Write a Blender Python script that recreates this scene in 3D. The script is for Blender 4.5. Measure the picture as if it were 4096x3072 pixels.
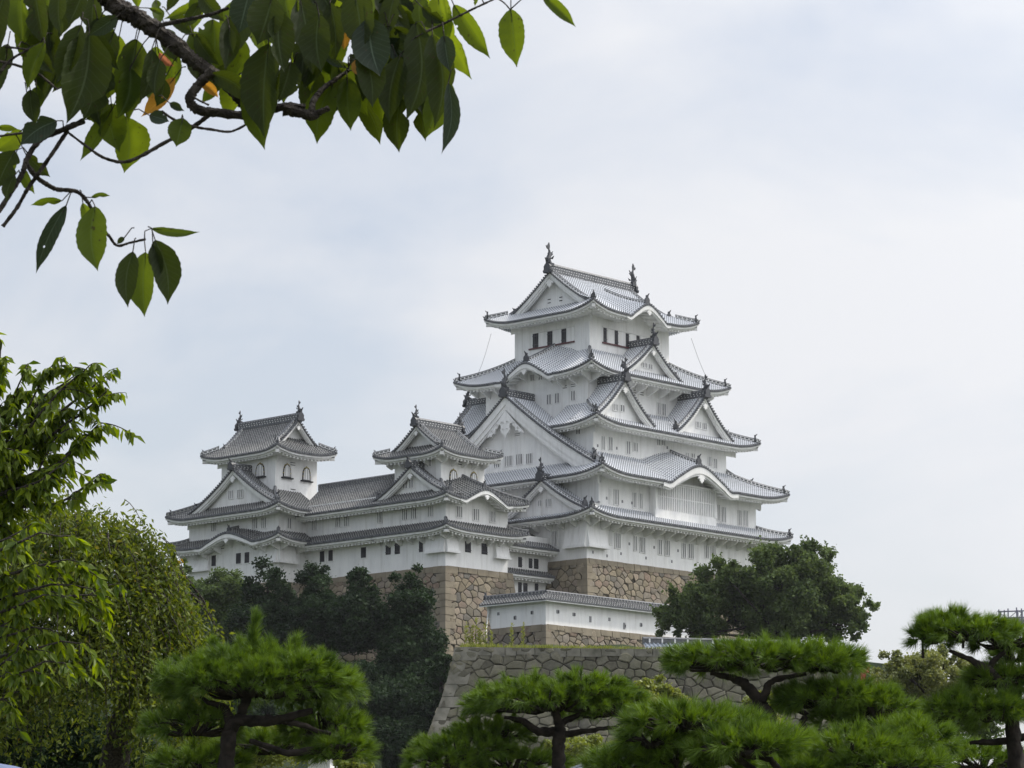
import bpy, math, random
import numpy as np
from mathutils import Vector, Matrix
for o in list(bpy.data.objects): bpy.data.objects.remove(o, do_unlink=True)
SC = bpy.context.scene
COL = SC.collection
R = math.radians

# ---------------------------------------------------------------- camera
cam_d = bpy.data.cameras.new('camera'); cam = bpy.data.objects.new('camera', cam_d); COL.objects.link(cam)
cam.location = (0, 0, 1.6)
PITCH = math.atan(2064 / 11130)
cam.rotation_euler = (R(90) + PITCH, 0, 0)
cam_d.sensor_width = 36; cam_d.lens = 36 * 11130 / 4096
cam_d.clip_start = 0.1; cam_d.clip_end = 20000
cam_d.dof.use_dof = True; cam_d.dof.focus_distance = 200; cam_d.dof.aperture_fstop = 70
SC.camera = cam
# ---------------------------------------------------------------- sky and sun
SUN_AZ, SUN_EL = 70.0, 50.0          # azimuth to the right of the view direction (+Y)
w = bpy.data.worlds.new('World'); SC.world = w; w.use_nodes = True
nt = w.node_tree; nt.nodes.clear()
def nd(t, typ, **kw):
    n = t.nodes.new(typ)
    for k, v in kw.items():
        if k in n.inputs.keys() and not hasattr(n, k): n.inputs[k].default_value = v
        else: setattr(n, k, v)
    return n
sky = nd(nt, 'ShaderNodeTexSky', sky_type='NISHITA', sun_disc=False)
sky.sun_elevation = R(SUN_EL); sky.sun_rotation = R(SUN_AZ)
sky.air_density = 1.0; sky.dust_density = 3.0; sky.ozone_density = 1.0
bg1 = nd(nt, 'ShaderNodeBackground'); bg1.inputs['Strength'].default_value = 0.15
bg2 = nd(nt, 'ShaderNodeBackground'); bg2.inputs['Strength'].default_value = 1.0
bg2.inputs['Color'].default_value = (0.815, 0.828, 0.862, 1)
tc = nd(nt, 'ShaderNodeTexCoord')
mp = nd(nt, 'ShaderNodeMapping'); mp.inputs['Scale'].default_value = (4.0, 4.0, 9.0); mp.inputs['Location'].default_value = (0.35, 0.1, 0.62)
n1 = nd(nt, 'ShaderNodeTexNoise'); n1.inputs['Scale'].default_value = 1.3; n1.inputs['Detail'].default_value = 7; n1.inputs['Roughness'].default_value = 0.52
n1.inputs['Distortion'].default_value = 0.35
cr = nd(nt, 'ShaderNodeValToRGB'); cr.color_ramp.elements[0].position = 0.30; cr.color_ramp.elements[1].position = 0.58
cr.color_ramp.elements[0].color = (0.50, 0.50, 0.50, 1); cr.color_ramp.elements[1].color = (1, 1, 1, 1)
mx = nd(nt, 'ShaderNodeMixShader'); ow = nd(nt, 'ShaderNodeOutputWorld')
L = nt.links.new
sxw = nd(nt, 'ShaderNodeSeparateXYZ'); L(tc.outputs['Generated'], sxw.inputs[0])
def wm(op, a, b, c=None, clamp=False):
    n = nt.nodes.new('ShaderNodeMath'); n.operation = op; n.use_clamp = clamp
    for i, x in enumerate((a, b, c)):
        if x is None: continue
        if isinstance(x, (int, float)): n.inputs[i].default_value = x
        else: L(x, n.inputs[i])
    return n.outputs[0]
L(tc.outputs['Generated'], mp.inputs['Vector']); L(mp.outputs[0], n1.inputs['Vector'])
L(wm('ADD', n1.outputs['Fac'], wm('MULTIPLY_ADD', sxw.outputs[0], 0.45, wm('MULTIPLY', sxw.outputs[2], -0.25))), cr.inputs['Fac'])   # thicker cloud to the right and low down
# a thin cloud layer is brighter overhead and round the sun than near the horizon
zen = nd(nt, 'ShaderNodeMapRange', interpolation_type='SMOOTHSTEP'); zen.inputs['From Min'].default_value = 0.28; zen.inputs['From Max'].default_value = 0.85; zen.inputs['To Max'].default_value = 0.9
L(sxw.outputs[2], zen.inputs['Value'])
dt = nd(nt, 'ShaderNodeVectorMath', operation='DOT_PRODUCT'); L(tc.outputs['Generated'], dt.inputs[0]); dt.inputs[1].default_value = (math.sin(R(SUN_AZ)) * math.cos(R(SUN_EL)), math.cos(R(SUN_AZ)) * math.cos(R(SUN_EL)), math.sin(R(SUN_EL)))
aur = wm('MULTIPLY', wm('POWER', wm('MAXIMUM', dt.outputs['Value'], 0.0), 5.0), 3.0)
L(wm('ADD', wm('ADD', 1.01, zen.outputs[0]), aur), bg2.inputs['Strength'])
L(sky.outputs[0], bg1.inputs['Color']); L(cr.outputs['Color'], mx.inputs['Fac'])
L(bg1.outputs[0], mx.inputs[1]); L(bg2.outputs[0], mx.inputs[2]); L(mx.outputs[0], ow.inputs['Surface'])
sd = bpy.data.lights.new('sun', 'SUN'); sun = bpy.data.objects.new('sun', sd); COL.objects.link(sun)
sd.energy = 2.5; sd.angle = R(3.0); sd.color = (1.0, 0.93, 0.82)
sv = Vector((math.sin(R(SUN_AZ)) * math.cos(R(SUN_EL)), math.cos(R(SUN_AZ)) * math.cos(R(SUN_EL)), math.sin(R(SUN_EL))))
sun.rotation_euler = sv.to_track_quat('Z', 'Y').to_euler()
sun.location = (0, 0, 120)
SC.view_settings.view_transform = 'Standard'; SC.view_settings.look = 'None'
SC.view_settings.exposure = 0.0; SC.view_settings.gamma = 1.0
SC.cycles.max_bounces = 6; SC.cycles.transparent_max_bounces = 8

# ---------------------------------------------------------------- materials
MATS = {}
def mat(name, base=(0.5, 0.5, 0.5), rough=0.8, spec=0.3, noise=None, bump=None, build=None, trans=0.0):
    if name in MATS: return MATS[name]
    m = bpy.data.materials.new(name); m.use_nodes = True; t = m.node_tree
    b = t.nodes['Principled BSDF']
    b.inputs['Base Color'].default_value = (*base, 1); b.inputs['Roughness'].default_value = rough
    b.inputs['Specular IOR Level'].default_value = spec
    if noise:                                    # (scale, low colour, high colour)
        c = nd(t, 'ShaderNodeTexCoord'); n = nd(t, 'ShaderNodeTexNoise'); n.inputs['Scale'].default_value = noise[0]; n.inputs['Detail'].default_value = 6
        r = nd(t, 'ShaderNodeValToRGB'); r.color_ramp.elements[0].color = (*noise[1], 1); r.color_ramp.elements[1].color = (*noise[2], 1)
        r.color_ramp.elements[0].position = 0.3; r.color_ramp.elements[1].position = 0.7
        t.links.new(c.outputs['Object'], n.inputs['Vector']); t.links.new(n.outputs['Fac'], r.inputs['Fac']); t.links.new(r.outputs['Color'], b.inputs['Base Color'])
        if bump:
            bp = nd(t, 'ShaderNodeBump'); bp.inputs['Strength'].default_value = bump; bp.inputs['Distance'].default_value = 0.05
            t.links.new(n.outputs['Fac'], bp.inputs['Height']); t.links.new(bp.outputs[0], b.inputs['Normal'])
    if build: build(t, b)
    MATS[name] = m; return m
def mth(t, op, a, b=None, c=None):
    n = t.nodes.new('ShaderNodeMath'); n.operation = op
    for i, x in enumerate((a, b, c)):
        if x is None: continue
        if isinstance(x, (int, float)): n.inputs[i].default_value = x
        else: t.links.new(x, n.inputs[i])
    return n.outputs[0]
def mixc(t, f, a, b):
    n = t.nodes.new('ShaderNodeMix'); n.data_type = 'RGBA'
    if isinstance(f, (int, float)): n.inputs[0].default_value = f
    else: t.links.new(f, n.inputs[0])
    for i, x in ((6, a), (7, b)):
        if isinstance(x, tuple): n.inputs[i].default_value = (*x, 1)
        else: t.links.new(x, n.inputs[i])
    return n.outputs[2]
def tile_build(white_v, dark, mid, white, pan_white):
    def f(t, b):
        uv = nd(t, 'ShaderNodeUVMap'); sx = nd(t, 'ShaderNodeSeparateXYZ'); t.links.new(uv.outputs[0], sx.inputs[0])
        fu = mth(t, 'FRACT', sx.outputs[0]); fv = mth(t, 'FRACT', sx.outputs[1])
        cu = mth(t, 'FLOOR', sx.outputs[0]); cv = mth(t, 'FLOOR', sx.outputs[1])
        cb = nd(t, 'ShaderNodeCombineXYZ'); t.links.new(cu, cb.inputs[0]); t.links.new(cv, cb.inputs[1])
        wn = nd(t, 'ShaderNodeTexWhiteNoise'); wn.noise_dimensions = '3D'; t.links.new(cb.outputs[0], wn.inputs['Vector'])
        tcn = nd(t, 'ShaderNodeTexCoord'); ns = nd(t, 'ShaderNodeTexNoise'); ns.inputs['Scale'].default_value = 0.5; ns.inputs['Detail'].default_value = 5
        t.links.new(tcn.outputs['Object'], ns.inputs['Vector'])
        tilec = mixc(t, wn.outputs['Value'], dark, mid)
        tilec = mixc(t, mth(t, 'MULTIPLY', ns.outputs['Fac'], 0.5), tilec, mid)
        onrib = mth(t, 'LESS_THAN', mth(t, 'ABSOLUTE', mth(t, 'SUBTRACT', fu, 0.5)), 0.26)
        joint = mth(t, 'LESS_THAN', fv, white_v)
        edge = mth(t, 'GREATER_THAN', mth(t, 'ABSOLUTE', mth(t, 'SUBTRACT', fu, 0.5)), 0.17)
        plast = mth(t, 'MULTIPLY', onrib, mth(t, 'MAXIMUM', joint, mth(t, 'MULTIPLY', edge, pan_white)))
        pan = mth(t, 'MULTIPLY', mth(t, 'SUBTRACT', 1.0, onrib), mth(t, 'MULTIPLY', pan_white, 0.75))
        fac = mth(t, 'MINIMUM', mth(t, 'ADD', plast, pan), 1.0)
        c = mixc(t, fac, tilec, white)
        t.links.new(c, b.inputs['Base Color'])
    return f
M_TW = mat('plastered_roof_tile', rough=0.55, spec=0.4, build=tile_build(0.38, (0.05, 0.055, 0.065), (0.15, 0.16, 0.18), (0.74, 0.76, 0.79), 0.66))
M_TG = mat('grey_roof_tile', rough=0.5, spec=0.45, build=tile_build(0.13, (0.018, 0.02, 0.022), (0.11, 0.112, 0.11), (0.5, 0.5, 0.49), 0.04))
M_TD = mat('dark_roof_tile', (0.07, 0.075, 0.085), 0.55, 0.4, noise=(3, (0.06, 0.065, 0.074), (0.15, 0.155, 0.165)))
def plaster_build(t, b):
    c = nd(t, 'ShaderNodeTexCoord'); m = nd(t, 'ShaderNodeMapping'); m.inputs['Scale'].default_value = (1, 1, 0.35)
    n = nd(t, 'ShaderNodeTexNoise'); n.inputs['Scale'].default_value = 1.1; n.inputs['Detail'].default_value = 8; n.inputs['Roughness'].default_value = 0.65
    t.links.new(c.outputs['Object'], m.inputs[0]); t.links.new(m.outputs[0], n.inputs['Vector'])
    r = nd(t, 'ShaderNodeValToRGB'); r.color_ramp.elements[0].color = (0.72, 0.72, 0.72, 1); r.color_ramp.elements[1].color = (0.83, 0.83, 0.82, 1)
    r.color_ramp.elements[0].position = 0.25; r.color_ramp.elements[1].position = 0.6
    t.links.new(n.outputs['Fac'], r.inputs[0])
    m2 = nd(t, 'ShaderNodeMapping'); m2.inputs['Scale'].default_value = (2.2, 2.2, 0.16); n2 = nd(t, 'ShaderNodeTexNoise'); n2.inputs['Scale'].default_value = 1.0; n2.inputs['Detail'].default_value = 6; n2.inputs['Roughness'].default_value = 0.6
    t.links.new(c.outputs['Object'], m2.inputs[0]); t.links.new(m2.outputs[0], n2.inputs['Vector']); mr = nd(t, 'ShaderNodeMapRange'); mr.inputs['From Min'].default_value = 0.50; mr.inputs['From Max'].default_value = 0.78; mr.inputs['To Max'].default_value = 0.55
    t.links.new(n2.outputs['Fac'], mr.inputs['Value']); t.links.new(mixc(t, mr.outputs[0], r.outputs[0], (0.50, 0.49, 0.46)), b.inputs['Base Color'])   # rain streaks
    nb = nd(t, 'ShaderNodeTexNoise'); nb.inputs['Scale'].default_value = 2.5; nb.inputs['Detail'].default_value = 4; t.links.new(c.outputs['Object'], nb.inputs['Vector'])
    bp = nd(t, 'ShaderNodeBump'); bp.inputs['Strength'].default_value = 0.25; bp.inputs['Distance'].default_value = 0.06; t.links.new(nb.outputs['Fac'], bp.inputs['Height']); t.links.new(bp.outputs[0], b.inputs['Normal'])
M_WH = mat('white_plaster', rough=0.85, spec=0.2, build=plaster_build)
M_OR = mat('ornament_tile', (0.04, 0.043, 0.05), 0.5, 0.5)
M_WN = mat('window_shade', (0.24, 0.24, 0.25), 0.8, 0.2)
M_BK = mat('dark_opening', (0.045, 0.045, 0.05), 0.9, 0.1)
M_IR = mat('iron_lattice', (0.03, 0.03, 0.035), 0.6, 0.3)
M_IG = mat('iron_grey', (0.09, 0.09, 0.10), 0.6, 0.3)
M_RD = mat('red_brown_sill', (0.11, 0.045, 0.05), 0.6, 0.3)
M_GD = mat('gilt_fitting', (0.45, 0.36, 0.10), 0.4, 0.5)
def stone_build(cols, joint, sc, bumpd=0.12, moss=None):
    def f(t, b):
        uv = nd(t, 'ShaderNodeUVMap'); mp = nd(t, 'ShaderNodeMapping'); mp.inputs['Scale'].default_value = (.85 / sc, 1.3 / sc, 1)
        n0 = nd(t, 'ShaderNodeTexNoise'); n0.inputs['Scale'].default_value = 0.9; n0.inputs['Detail'].default_value = 3
        t.links.new(uv.outputs[0], mp.inputs[0]); t.links.new(mp.outputs[0], n0.inputs['Vector'])
        ad = nd(t, 'ShaderNodeVectorMath', operation='SCALE'); t.links.new(n0.outputs['Color'], ad.inputs[0]); ad.inputs['Scale'].default_value = 0.28
        a2 = nd(t, 'ShaderNodeVectorMath', operation='ADD'); t.links.new(mp.outputs[0], a2.inputs[0]); t.links.new(ad.outputs[0], a2.inputs[1])
        v1 = nd(t, 'ShaderNodeTexVoronoi', voronoi_dimensions='2D', feature='F1', distance='MINKOWSKI'); v2 = nd(t, 'ShaderNodeTexVoronoi', voronoi_dimensions='2D', feature='DISTANCE_TO_EDGE')
        v1.distance = 'EUCLIDEAN'
        for v in (v1, v2):
            v.inputs['Randomness'].default_value = 0.95; v.inputs['Scale'].default_value = 1.0; t.links.new(a2.outputs[0], v.inputs['Vector'])
        sp = nd(t, 'ShaderNodeSeparateColor'); t.links.new(v1.outputs['Color'], sp.inputs[0])
        r = nd(t, 'ShaderNodeValToRGB'); el = r.color_ramp.elements
        el[0].color = (*cols[0], 1); el[1].color = (*cols[-1], 1)
        for i, c in enumerate(cols[1:-1]): e = el.new((i + 1) / (len(cols) - 1)); e.color = (*c, 1)
        t.links.new(sp.outputs[0], r.inputs[0])
        nf = nd(t, 'ShaderNodeTexNoise'); nf.inputs['Scale'].default_value = 5; nf.inputs['Detail'].default_value = 8; nf.inputs['Roughness'].default_value = 0.7
        t.links.new(mp.outputs[0], nf.inputs['Vector'])
        nl = nd(t, 'ShaderNodeTexNoise'); nl.inputs['Scale'].default_value = 0.22; nl.inputs['Detail'].default_value = 4; t.links.new(mp.outputs[0], nl.inputs['Vector'])
        k = mth(t, 'ADD', mth(t, 'MULTIPLY', nf.outputs['Fac'], 1.3), mth(t, 'MULTIPLY', nl.outputs['Fac'], 0.8))
        hs = nd(t, 'ShaderNodeHueSaturation'); t.links.new(r.outputs[0], hs.inputs['Color']); t.links.new(k, hs.inputs['Value'])
        ed = nd(t, 'ShaderNodeMapRange'); ed.inputs['From Min'].default_value = 0.0; ed.inputs['From Max'].default_value = 0.055; t.links.new(v2.outputs['Distance'], ed.inputs['Value'])
        c = mixc(t, ed.outputs[0], joint, hs.outputs[0]); t.links.new(c, b.inputs['Base Color'])
        eb = nd(t, 'ShaderNodeMapRange'); eb.inputs['From Max'].default_value = 0.16; t.links.new(v2.outputs['Distance'], eb.inputs['Value']); eb.interpolation_type = 'SMOOTHSTEP'
        hh = mth(t, 'ADD', eb.outputs[0], mth(t, 'MULTIPLY', nf.outputs['Fac'], 0.35))
        hh = mth(t, 'ADD', hh, mth(t, 'MULTIPLY', sp.outputs[1], 0.5))
        bp = nd(t, 'ShaderNodeBump'); bp.inputs['Strength'].default_value = 0.8; bp.inputs['Distance'].default_value = bumpd; t.links.new(hh, bp.inputs['Height']); t.links.new(bp.outputs[0], b.inputs['Normal'])
    return f
def rock_build(cols, moss):
    def f(t, b):
        at = nd(t, 'ShaderNodeAttribute'); at.attribute_name = 'rnd'; r = nd(t, 'ShaderNodeValToRGB'); el = r.color_ramp.elements; el[0].color = (*cols[0], 1); el[1].color = (*cols[-1], 1)
        for i, c in enumerate(cols[1:-1]): e = el.new((i + 1) / (len(cols) - 1)); e.color = (*c, 1)
        t.links.new(at.outputs['Fac'], r.inputs[0]); c = nd(t, 'ShaderNodeTexCoord')
        n = nd(t, 'ShaderNodeTexNoise'); n.inputs['Scale'].default_value = 3.2; n.inputs['Detail'].default_value = 9; n.inputs['Roughness'].default_value = 0.72; t.links.new(c.outputs['Object'], n.inputs['Vector'])
        n2 = nd(t, 'ShaderNodeTexNoise'); n2.inputs['Scale'].default_value = 0.28; n2.inputs['Detail'].default_value = 5; t.links.new(c.outputs['Object'], n2.inputs['Vector'])
        k = mth(t, 'ADD', mth(t, 'MULTIPLY', n.outputs['Fac'], 1.25), mth(t, 'MULTIPLY', n2.outputs['Fac'], 0.75)); hs = nd(t, 'ShaderNodeHueSaturation'); t.links.new(r.outputs[0], hs.inputs['Color']); t.links.new(k, hs.inputs['Value'])
        mk = nd(t, 'ShaderNodeMapRange'); mk.inputs['From Min'].default_value = 0.5; mk.inputs['From Max'].default_value = 0.7; mk.inputs['To Max'].default_value = 0.75; t.links.new(n2.outputs['Fac'], mk.inputs['Value'])
        t.links.new(mixc(t, mk.outputs[0], hs.outputs[0], moss), b.inputs['Base Color'])
        bp = nd(t, 'ShaderNodeBump'); bp.inputs['Strength'].default_value = 0.7; bp.inputs['Distance'].default_value = 0.08; t.links.new(n.outputs['Fac'], bp.inputs['Height']); t.links.new(bp.outputs[0], b.inputs['Normal'])
    return f
M_R1 = mat('tan_rock', rough=0.9, spec=0.15, build=rock_build([(0.13, 0.125, 0.115), (0.20, 0.17, 0.12), (0.26, 0.22, 0.155), (0.29, 0.25, 0.19), (0.22, 0.165, 0.125), (0.25, 0.22, 0.18), (0.17, 0.15, 0.11)], (0.13, 0.12, 0.10)))
M_R2 = mat('grey_rock', rough=0.92, spec=0.15, build=rock_build([(0.075, 0.07, 0.055), (0.12, 0.115, 0.085), (0.16, 0.15, 0.11), (0.10, 0.097, 0.08), (0.19, 0.18, 0.135), (0.135, 0.128, 0.098)], (0.075, 0.078, 0.048)))
M_JT = mat('dark_joint', (0.045, 0.04, 0.032), 1.0, 0.0)
M_S1 = mat('tan_masonry', rough=0.9, spec=0.15, build=stone_build([(0.165, 0.14, 0.10), (0.215, 0.185, 0.135), (0.25, 0.22, 0.165), (0.20, 0.16, 0.12), (0.21, 0.19, 0.15), (0.13, 0.125, 0.115)], (0.028, 0.023, 0.017), 0.64))
M_S2 = mat('grey_masonry', rough=0.92, spec=0.15, build=stone_build([(0.10, 0.098, 0.08), (0.15, 0.145, 0.115), (0.19, 0.18, 0.14), (0.12, 0.115, 0.10), (0.16, 0.155, 0.13)], (0.014, 0.013, 0.011), 0.66, 0.2))
M_QT = mat('quoin_tan', rough=0.9, noise=(0.9, (0.17, 0.145, 0.105), (0.26, 0.225, 0.165)), bump=0.35)
M_QG = mat('quoin_grey', rough=0.9, noise=(1.3, (0.10, 0.098, 0.08), (0.22, 0.21, 0.175)), bump=0.5)
M_GR = mat('ground_soil', rough=1, noise=(0.15, (0.035, 0.045, 0.02), (0.07, 0.075, 0.035)))
M_HL = mat('hill_undergrowth', rough=1, noise=(0.35, (0.015, 0.025, 0.012), (0.04, 0.055, 0.022)))
M_BARK = mat('bark', rough=0.95, noise=(9, (0.010, 0.008, 0.007), (0.045, 0.036, 0.030)), bump=0.8)
M_CBARK = mat('cherry_bark', rough=0.85, noise=(45, (0.015, 0.011, 0.009), (0.10, 0.085, 0.07)), bump=1.0)

def leaf_mat(name, a, b_, trans, rough=0.45, spec=0.4, hue=None):
    m = bpy.data.materials.new(name); m.use_nodes = True; t = m.node_tree; b = t.nodes['Principled BSDF']; out = t.nodes['Material Output']
    at = nd(t, 'ShaderNodeAttribute'); at.attribute_name = 'rnd'
    r = nd(t, 'ShaderNodeValToRGB'); el = r.color_ramp.elements; el[0].color = (*a, 1); el[1].color = (*b_, 1)
    if hue: e = el.new(0.97); e.color = (*b_, 1); el[-1].color = (*hue, 1)
    t.links.new(at.outputs['Fac'], r.inputs[0]); t.links.new(r.outputs[0], b.inputs['Base Color'])
    b.inputs['Roughness'].default_value = rough; b.inputs['Specular IOR Level'].default_value = spec
    tr = nd(t, 'ShaderNodeBsdfTranslucent'); g = nd(t, 'ShaderNodeHueSaturation'); g.inputs['Saturation'].default_value = 1.15; g.inputs['Value'].default_value = 1.5; g.inputs['Hue'].default_value = 0.485
    t.links.new(r.outputs[0], g.inputs['Color']); t.links.new(g.outputs[0], tr.inputs['Color'])
    mx = nd(t, 'ShaderNodeMixShader'); mx.inputs[0].default_value = trans
    t.links.new(b.outputs[0], mx.inputs[1]); t.links.new(tr.outputs[0], mx.inputs[2]); t.links.new(mx.outputs[0], out.inputs['Surface'])
    MATS[name] = m; return m
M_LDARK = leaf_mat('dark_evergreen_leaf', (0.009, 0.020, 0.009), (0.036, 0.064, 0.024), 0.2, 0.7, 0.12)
M_LMID = leaf_mat('broadleaf_green', (0.045, 0.075, 0.028), (0.13, 0.18, 0.06), 0.35, 0.7, 0.15)
M_LYEL = leaf_mat('fresh_yellow_green_leaf', (0.13, 0.17, 0.03), (0.25, 0.28, 0.06), 0.35)
M_LAUT = leaf_mat('faded_olive_leaf', (0.10, 0.13, 0.035), (0.22, 0.24, 0.07), 0.35)
M_LCH = leaf_mat('cherry_leaf', (0.05, 0.09, 0.012), (0.20, 0.27, 0.03), 0.5, 0.45, 0.3)
M_LWE = leaf_mat('weeping_cherry_leaf', (0.035, 0.065, 0.012), (0.18, 0.22, 0.035), 0.42, 0.5, 0.25, (0.25, 0.14, 0.04))
M_PIN = leaf_mat('pine_needle', (0.028, 0.065, 0.012), (0.17, 0.27, 0.035), 0.26, 0.5, 0.3, (0.22, 0.15, 0.05))
M_GRS = leaf_mat('grass_blade', (0.12, 0.16, 0.03), (0.28, 0.30, 0.06), 0.3)

# ---------------------------------------------------------------- mesh builder
class MB:
    def __init__(s): s.v = []; s.n = 0; s.f = []; s.uv = []; s.r = []; s.marks = []
    def mark(s): s.marks.append((len(s.v), len(s.f), s.n))
    def pieces(s):                                    # one builder per marked piece
        mk = s.marks + [(len(s.v), len(s.f), s.n)]; out = []
        for a, b in zip(mk[:-1], mk[1:]):
            p = MB(); p.v = s.v[a[0]:b[0]]; p.uv = s.uv[a[0]:b[0]]; p.r = s.r[a[0]:b[0]]; p.f = [(f - a[2], m) for f, m in s.f[a[1]:b[1]]]; p.n = b[2] - a[2]; out.append(p)
        return out
    def join(s, o, mi):
        s.f += [(f + s.n, mi) for f, m in o.f]; s.v += o.v; s.uv += o.uv; s.r += o.r; s.n += o.n; return s
    def add(s, v, f, mi=0, uv=None, rnd=None):
        v = np.asarray(v, dtype=np.float64).reshape(-1, 3); f = np.asarray(f, dtype=np.int64)
        if f.ndim == 1: f = f.reshape(1, -1)
        if uv is None: uv = np.zeros((len(v), 2))
        if rnd is None: rnd = np.zeros(len(v))
        s.v.append(v); s.f.append((f + s.n, mi)); s.n += len(v); s.uv.append(np.asarray(uv, dtype=np.float64)); s.r.append(np.asarray(rnd, dtype=np.float64))
        return s
    def box(s, c, sz, ax=None, mi=0):                 # centre, full sizes, 3x3 axes rows
        c = np.asarray(c, float); h = np.asarray(sz, float) / 2
        k = np.array([[x, y, z] for x in (-1, 1) for y in (-1, 1) for z in (-1, 1)], float) * h
        if ax is not None: k = k @ np.asarray(ax, float)
        return s.add(k + c, [[0, 1, 3, 2], [4, 6, 7, 5], [0, 4, 5, 1], [2, 3, 7, 6], [0, 2, 6, 4], [1, 5, 7, 3]], mi)
    def box2(s, lo, hi, mi=0):
        lo = np.asarray(lo, float); hi = np.asarray(hi, float); return s.box((lo + hi) / 2, np.abs(hi - lo), None, mi)
    def poly(s, pts, mi=0, uv=None): return s.add(pts, list(range(len(pts))), mi, uv)
    def prism(s, pts, off, mi=0):                     # planar outline extruded by vector
        p = np.asarray(pts, float); n = len(p); o = np.asarray(off, float)
        s.add(p, list(range(n)), mi); s.add(p + o, list(range(n))[::-1], mi)
        q = np.vstack([p, p + o]); i = np.arange(n); j = (i + 1) % n
        return s.add(q, np.stack([i, j, j + n, i + n], 1), mi)
    def grid(s, P, mi=0, uv=None, rnd=None):          # P (n,m,3)
        P = np.asarray(P, float); n, m = P.shape[:2]
        i, j = np.meshgrid(np.arange(n - 1), np.arange(m - 1), indexing='ij'); a = (i * m + j).ravel()
        f = np.stack([a, a + m, a + m + 1, a + 1], 1)
        return s.add(P.reshape(-1, 3), f, mi, None if uv is None else np.asarray(uv).reshape(-1, 2), rnd)
    def tube(s, pts, rad, sides=8, mi=0, jit=0.0):
        pts = np.asarray(pts, float); n = len(pts); rad = np.broadcast_to(np.asarray(rad, float), (n,)).copy()
        d = np.gradient(pts, axis=0); d /= np.linalg.norm(d, axis=1)[:, None] + 1e-9
        ref = np.array([0.13, 0.21, 1.0]) if abs(d[:, 2]).mean() < 0.8 else np.array([1.0, 0.2, 0.1])
        x = np.cross(d, ref); x /= np.linalg.norm(x, axis=1)[:, None] + 1e-9; y = np.cross(d, x)
        a = np.linspace(0, 2 * math.pi, sides, endpoint=False)
        rr = rad[:, None] * (1 + jit * (np.random.rand(n, sides) - 0.5))
        P = pts[:, None, :] + rr[..., None] * (x[:, None, :] * np.cos(a)[None, :, None] + y[:, None, :] * np.sin(a)[None, :, None])
        P = np.concatenate([P, P[:, :1]], 1)
        return s.grid(P, mi)
    def build(s, name, mats, parent=None, base=(0, 0, 0), smooth=False, flip=False):
        if not isinstance(mats, (list, tuple)): mats = [mats]
        me = bpy.data.meshes.new(name)
        V = np.vstack(s.v) - np.asarray(base, float); UV = np.vstack(s.uv); RN = np.concatenate(s.r)
        loops = []; tot = []; mi = []
        for f, m in s.f:
            loops.append(f.ravel()); tot.append(np.full(len(f), f.shape[1])); mi.append(np.full(len(f), m))
        loops = np.concatenate(loops); tot = np.concatenate(tot); mi = np.concatenate(mi)
        me.vertices.add(len(V)); me.vertices.foreach_set('co', V.ravel().astype(np.float32))
        me.loops.add(len(loops)); me.loops.foreach_set('vertex_index', loops.astype(np.int32))
        st = np.concatenate([[0], np.cumsum(tot)[:-1]])
        me.polygons.add(len(tot)); me.polygons.foreach_set('loop_start', st.astype(np.int32)); me.polygons.foreach_set('loop_total', tot.astype(np.int32))
        me.polygons.foreach_set('material_index', mi.astype(np.int32))
        me.polygons.foreach_set('use_smooth', np.full(len(tot), bool(smooth)))
        if np.any(UV):
            ul = me.uv_layers.new(name='UVMap'); ul.data.foreach_set('uv', UV[loops].ravel().astype(np.float32))
        if np.any(RN):
            at = me.attributes.new('rnd', 'FLOAT', 'POINT'); at.data.foreach_set('value', RN.astype(np.float32))
        me.update(calc_edges=True); me.validate()
        for m in mats: me.materials.append(m)
        o = bpy.data.objects.new(name, me); COL.objects.link(o)
        if parent is not None: o.parent = parent
        return o

# castle frame: x = u runs away to the right, y = v runs away to the left
O_C = np.array([7.9917, 295.8921, 37.5246]); A_C = R(47)
CU = np.array([math.cos(A_C), math.sin(A_C), 0]); CV = np.array([-math.sin(A_C), math.cos(A_C), 0])
def CW(u, v, z): return O_C + CU * u + CV * v + np.array([0, 0, z])
def tag(o, label=None, cat=None, group=None, kind=None):
    if label: o['label'] = label
    if cat: o['category'] = cat
    if group: o['group'] = group
    if kind: o['kind'] = kind
    return o
class Thing:                                         # an Empty in the castle frame that parents its parts
    def __init__(s, name, label, cat, base=(0, 0, 0), group=None, world=False):
        s.o = bpy.data.objects.new(name, None); COL.objects.link(s.o); s.o.empty_display_size = 0.5
        s.base = np.array(base, float)
        if world: s.o.location = base
        else: s.o.location = CW(*base); s.o.rotation_euler = (0, 0, A_C)
        tag(s.o, label, cat, group)
    def part(s, mb, name, mats, parent=None, smooth=False):
        return mb.build(name, mats, s.o if parent is None else parent, s.base, smooth)
# ---------------------------------------------------------------- castle building kit
class Fr:                                            # one side of a rectangle: a runs along, d runs inward
    def __init__(s, rect, k):
        u0, u1, v0, v1 = rect; s.k = k; s.rect = rect
        s.o, s.A, s.D, s.L = {'S': ((u0, v0), (1, 0), (0, 1), u1 - u0), 'N': ((u0, v1), (1, 0), (0, -1), u1 - u0),
                              'W': ((u0, v0), (0, 1), (1, 0), v1 - v0), 'E': ((u1, v0), (0, 1), (-1, 0), v1 - v0)}[k]
        s.o = np.array([*s.o, 0.0]); s.A = np.array([*s.A, 0.0]); s.D = np.array([*s.D, 0.0])
    def p(s, a, d, z):
        a, d, z = np.broadcast_arrays(np.asarray(a, float), np.asarray(d, float), np.asarray(z, float))
        return s.o + a[..., None] * s.A + d[..., None] * s.D + z[..., None] * np.array([0, 0, 1.0])
    def ax(s): return np.array([s.A, s.D, [0, 0, 1.0]])
    def a_of(s, u, v): return (np.array([u, v, 0]) - s.o) @ s.A
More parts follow.
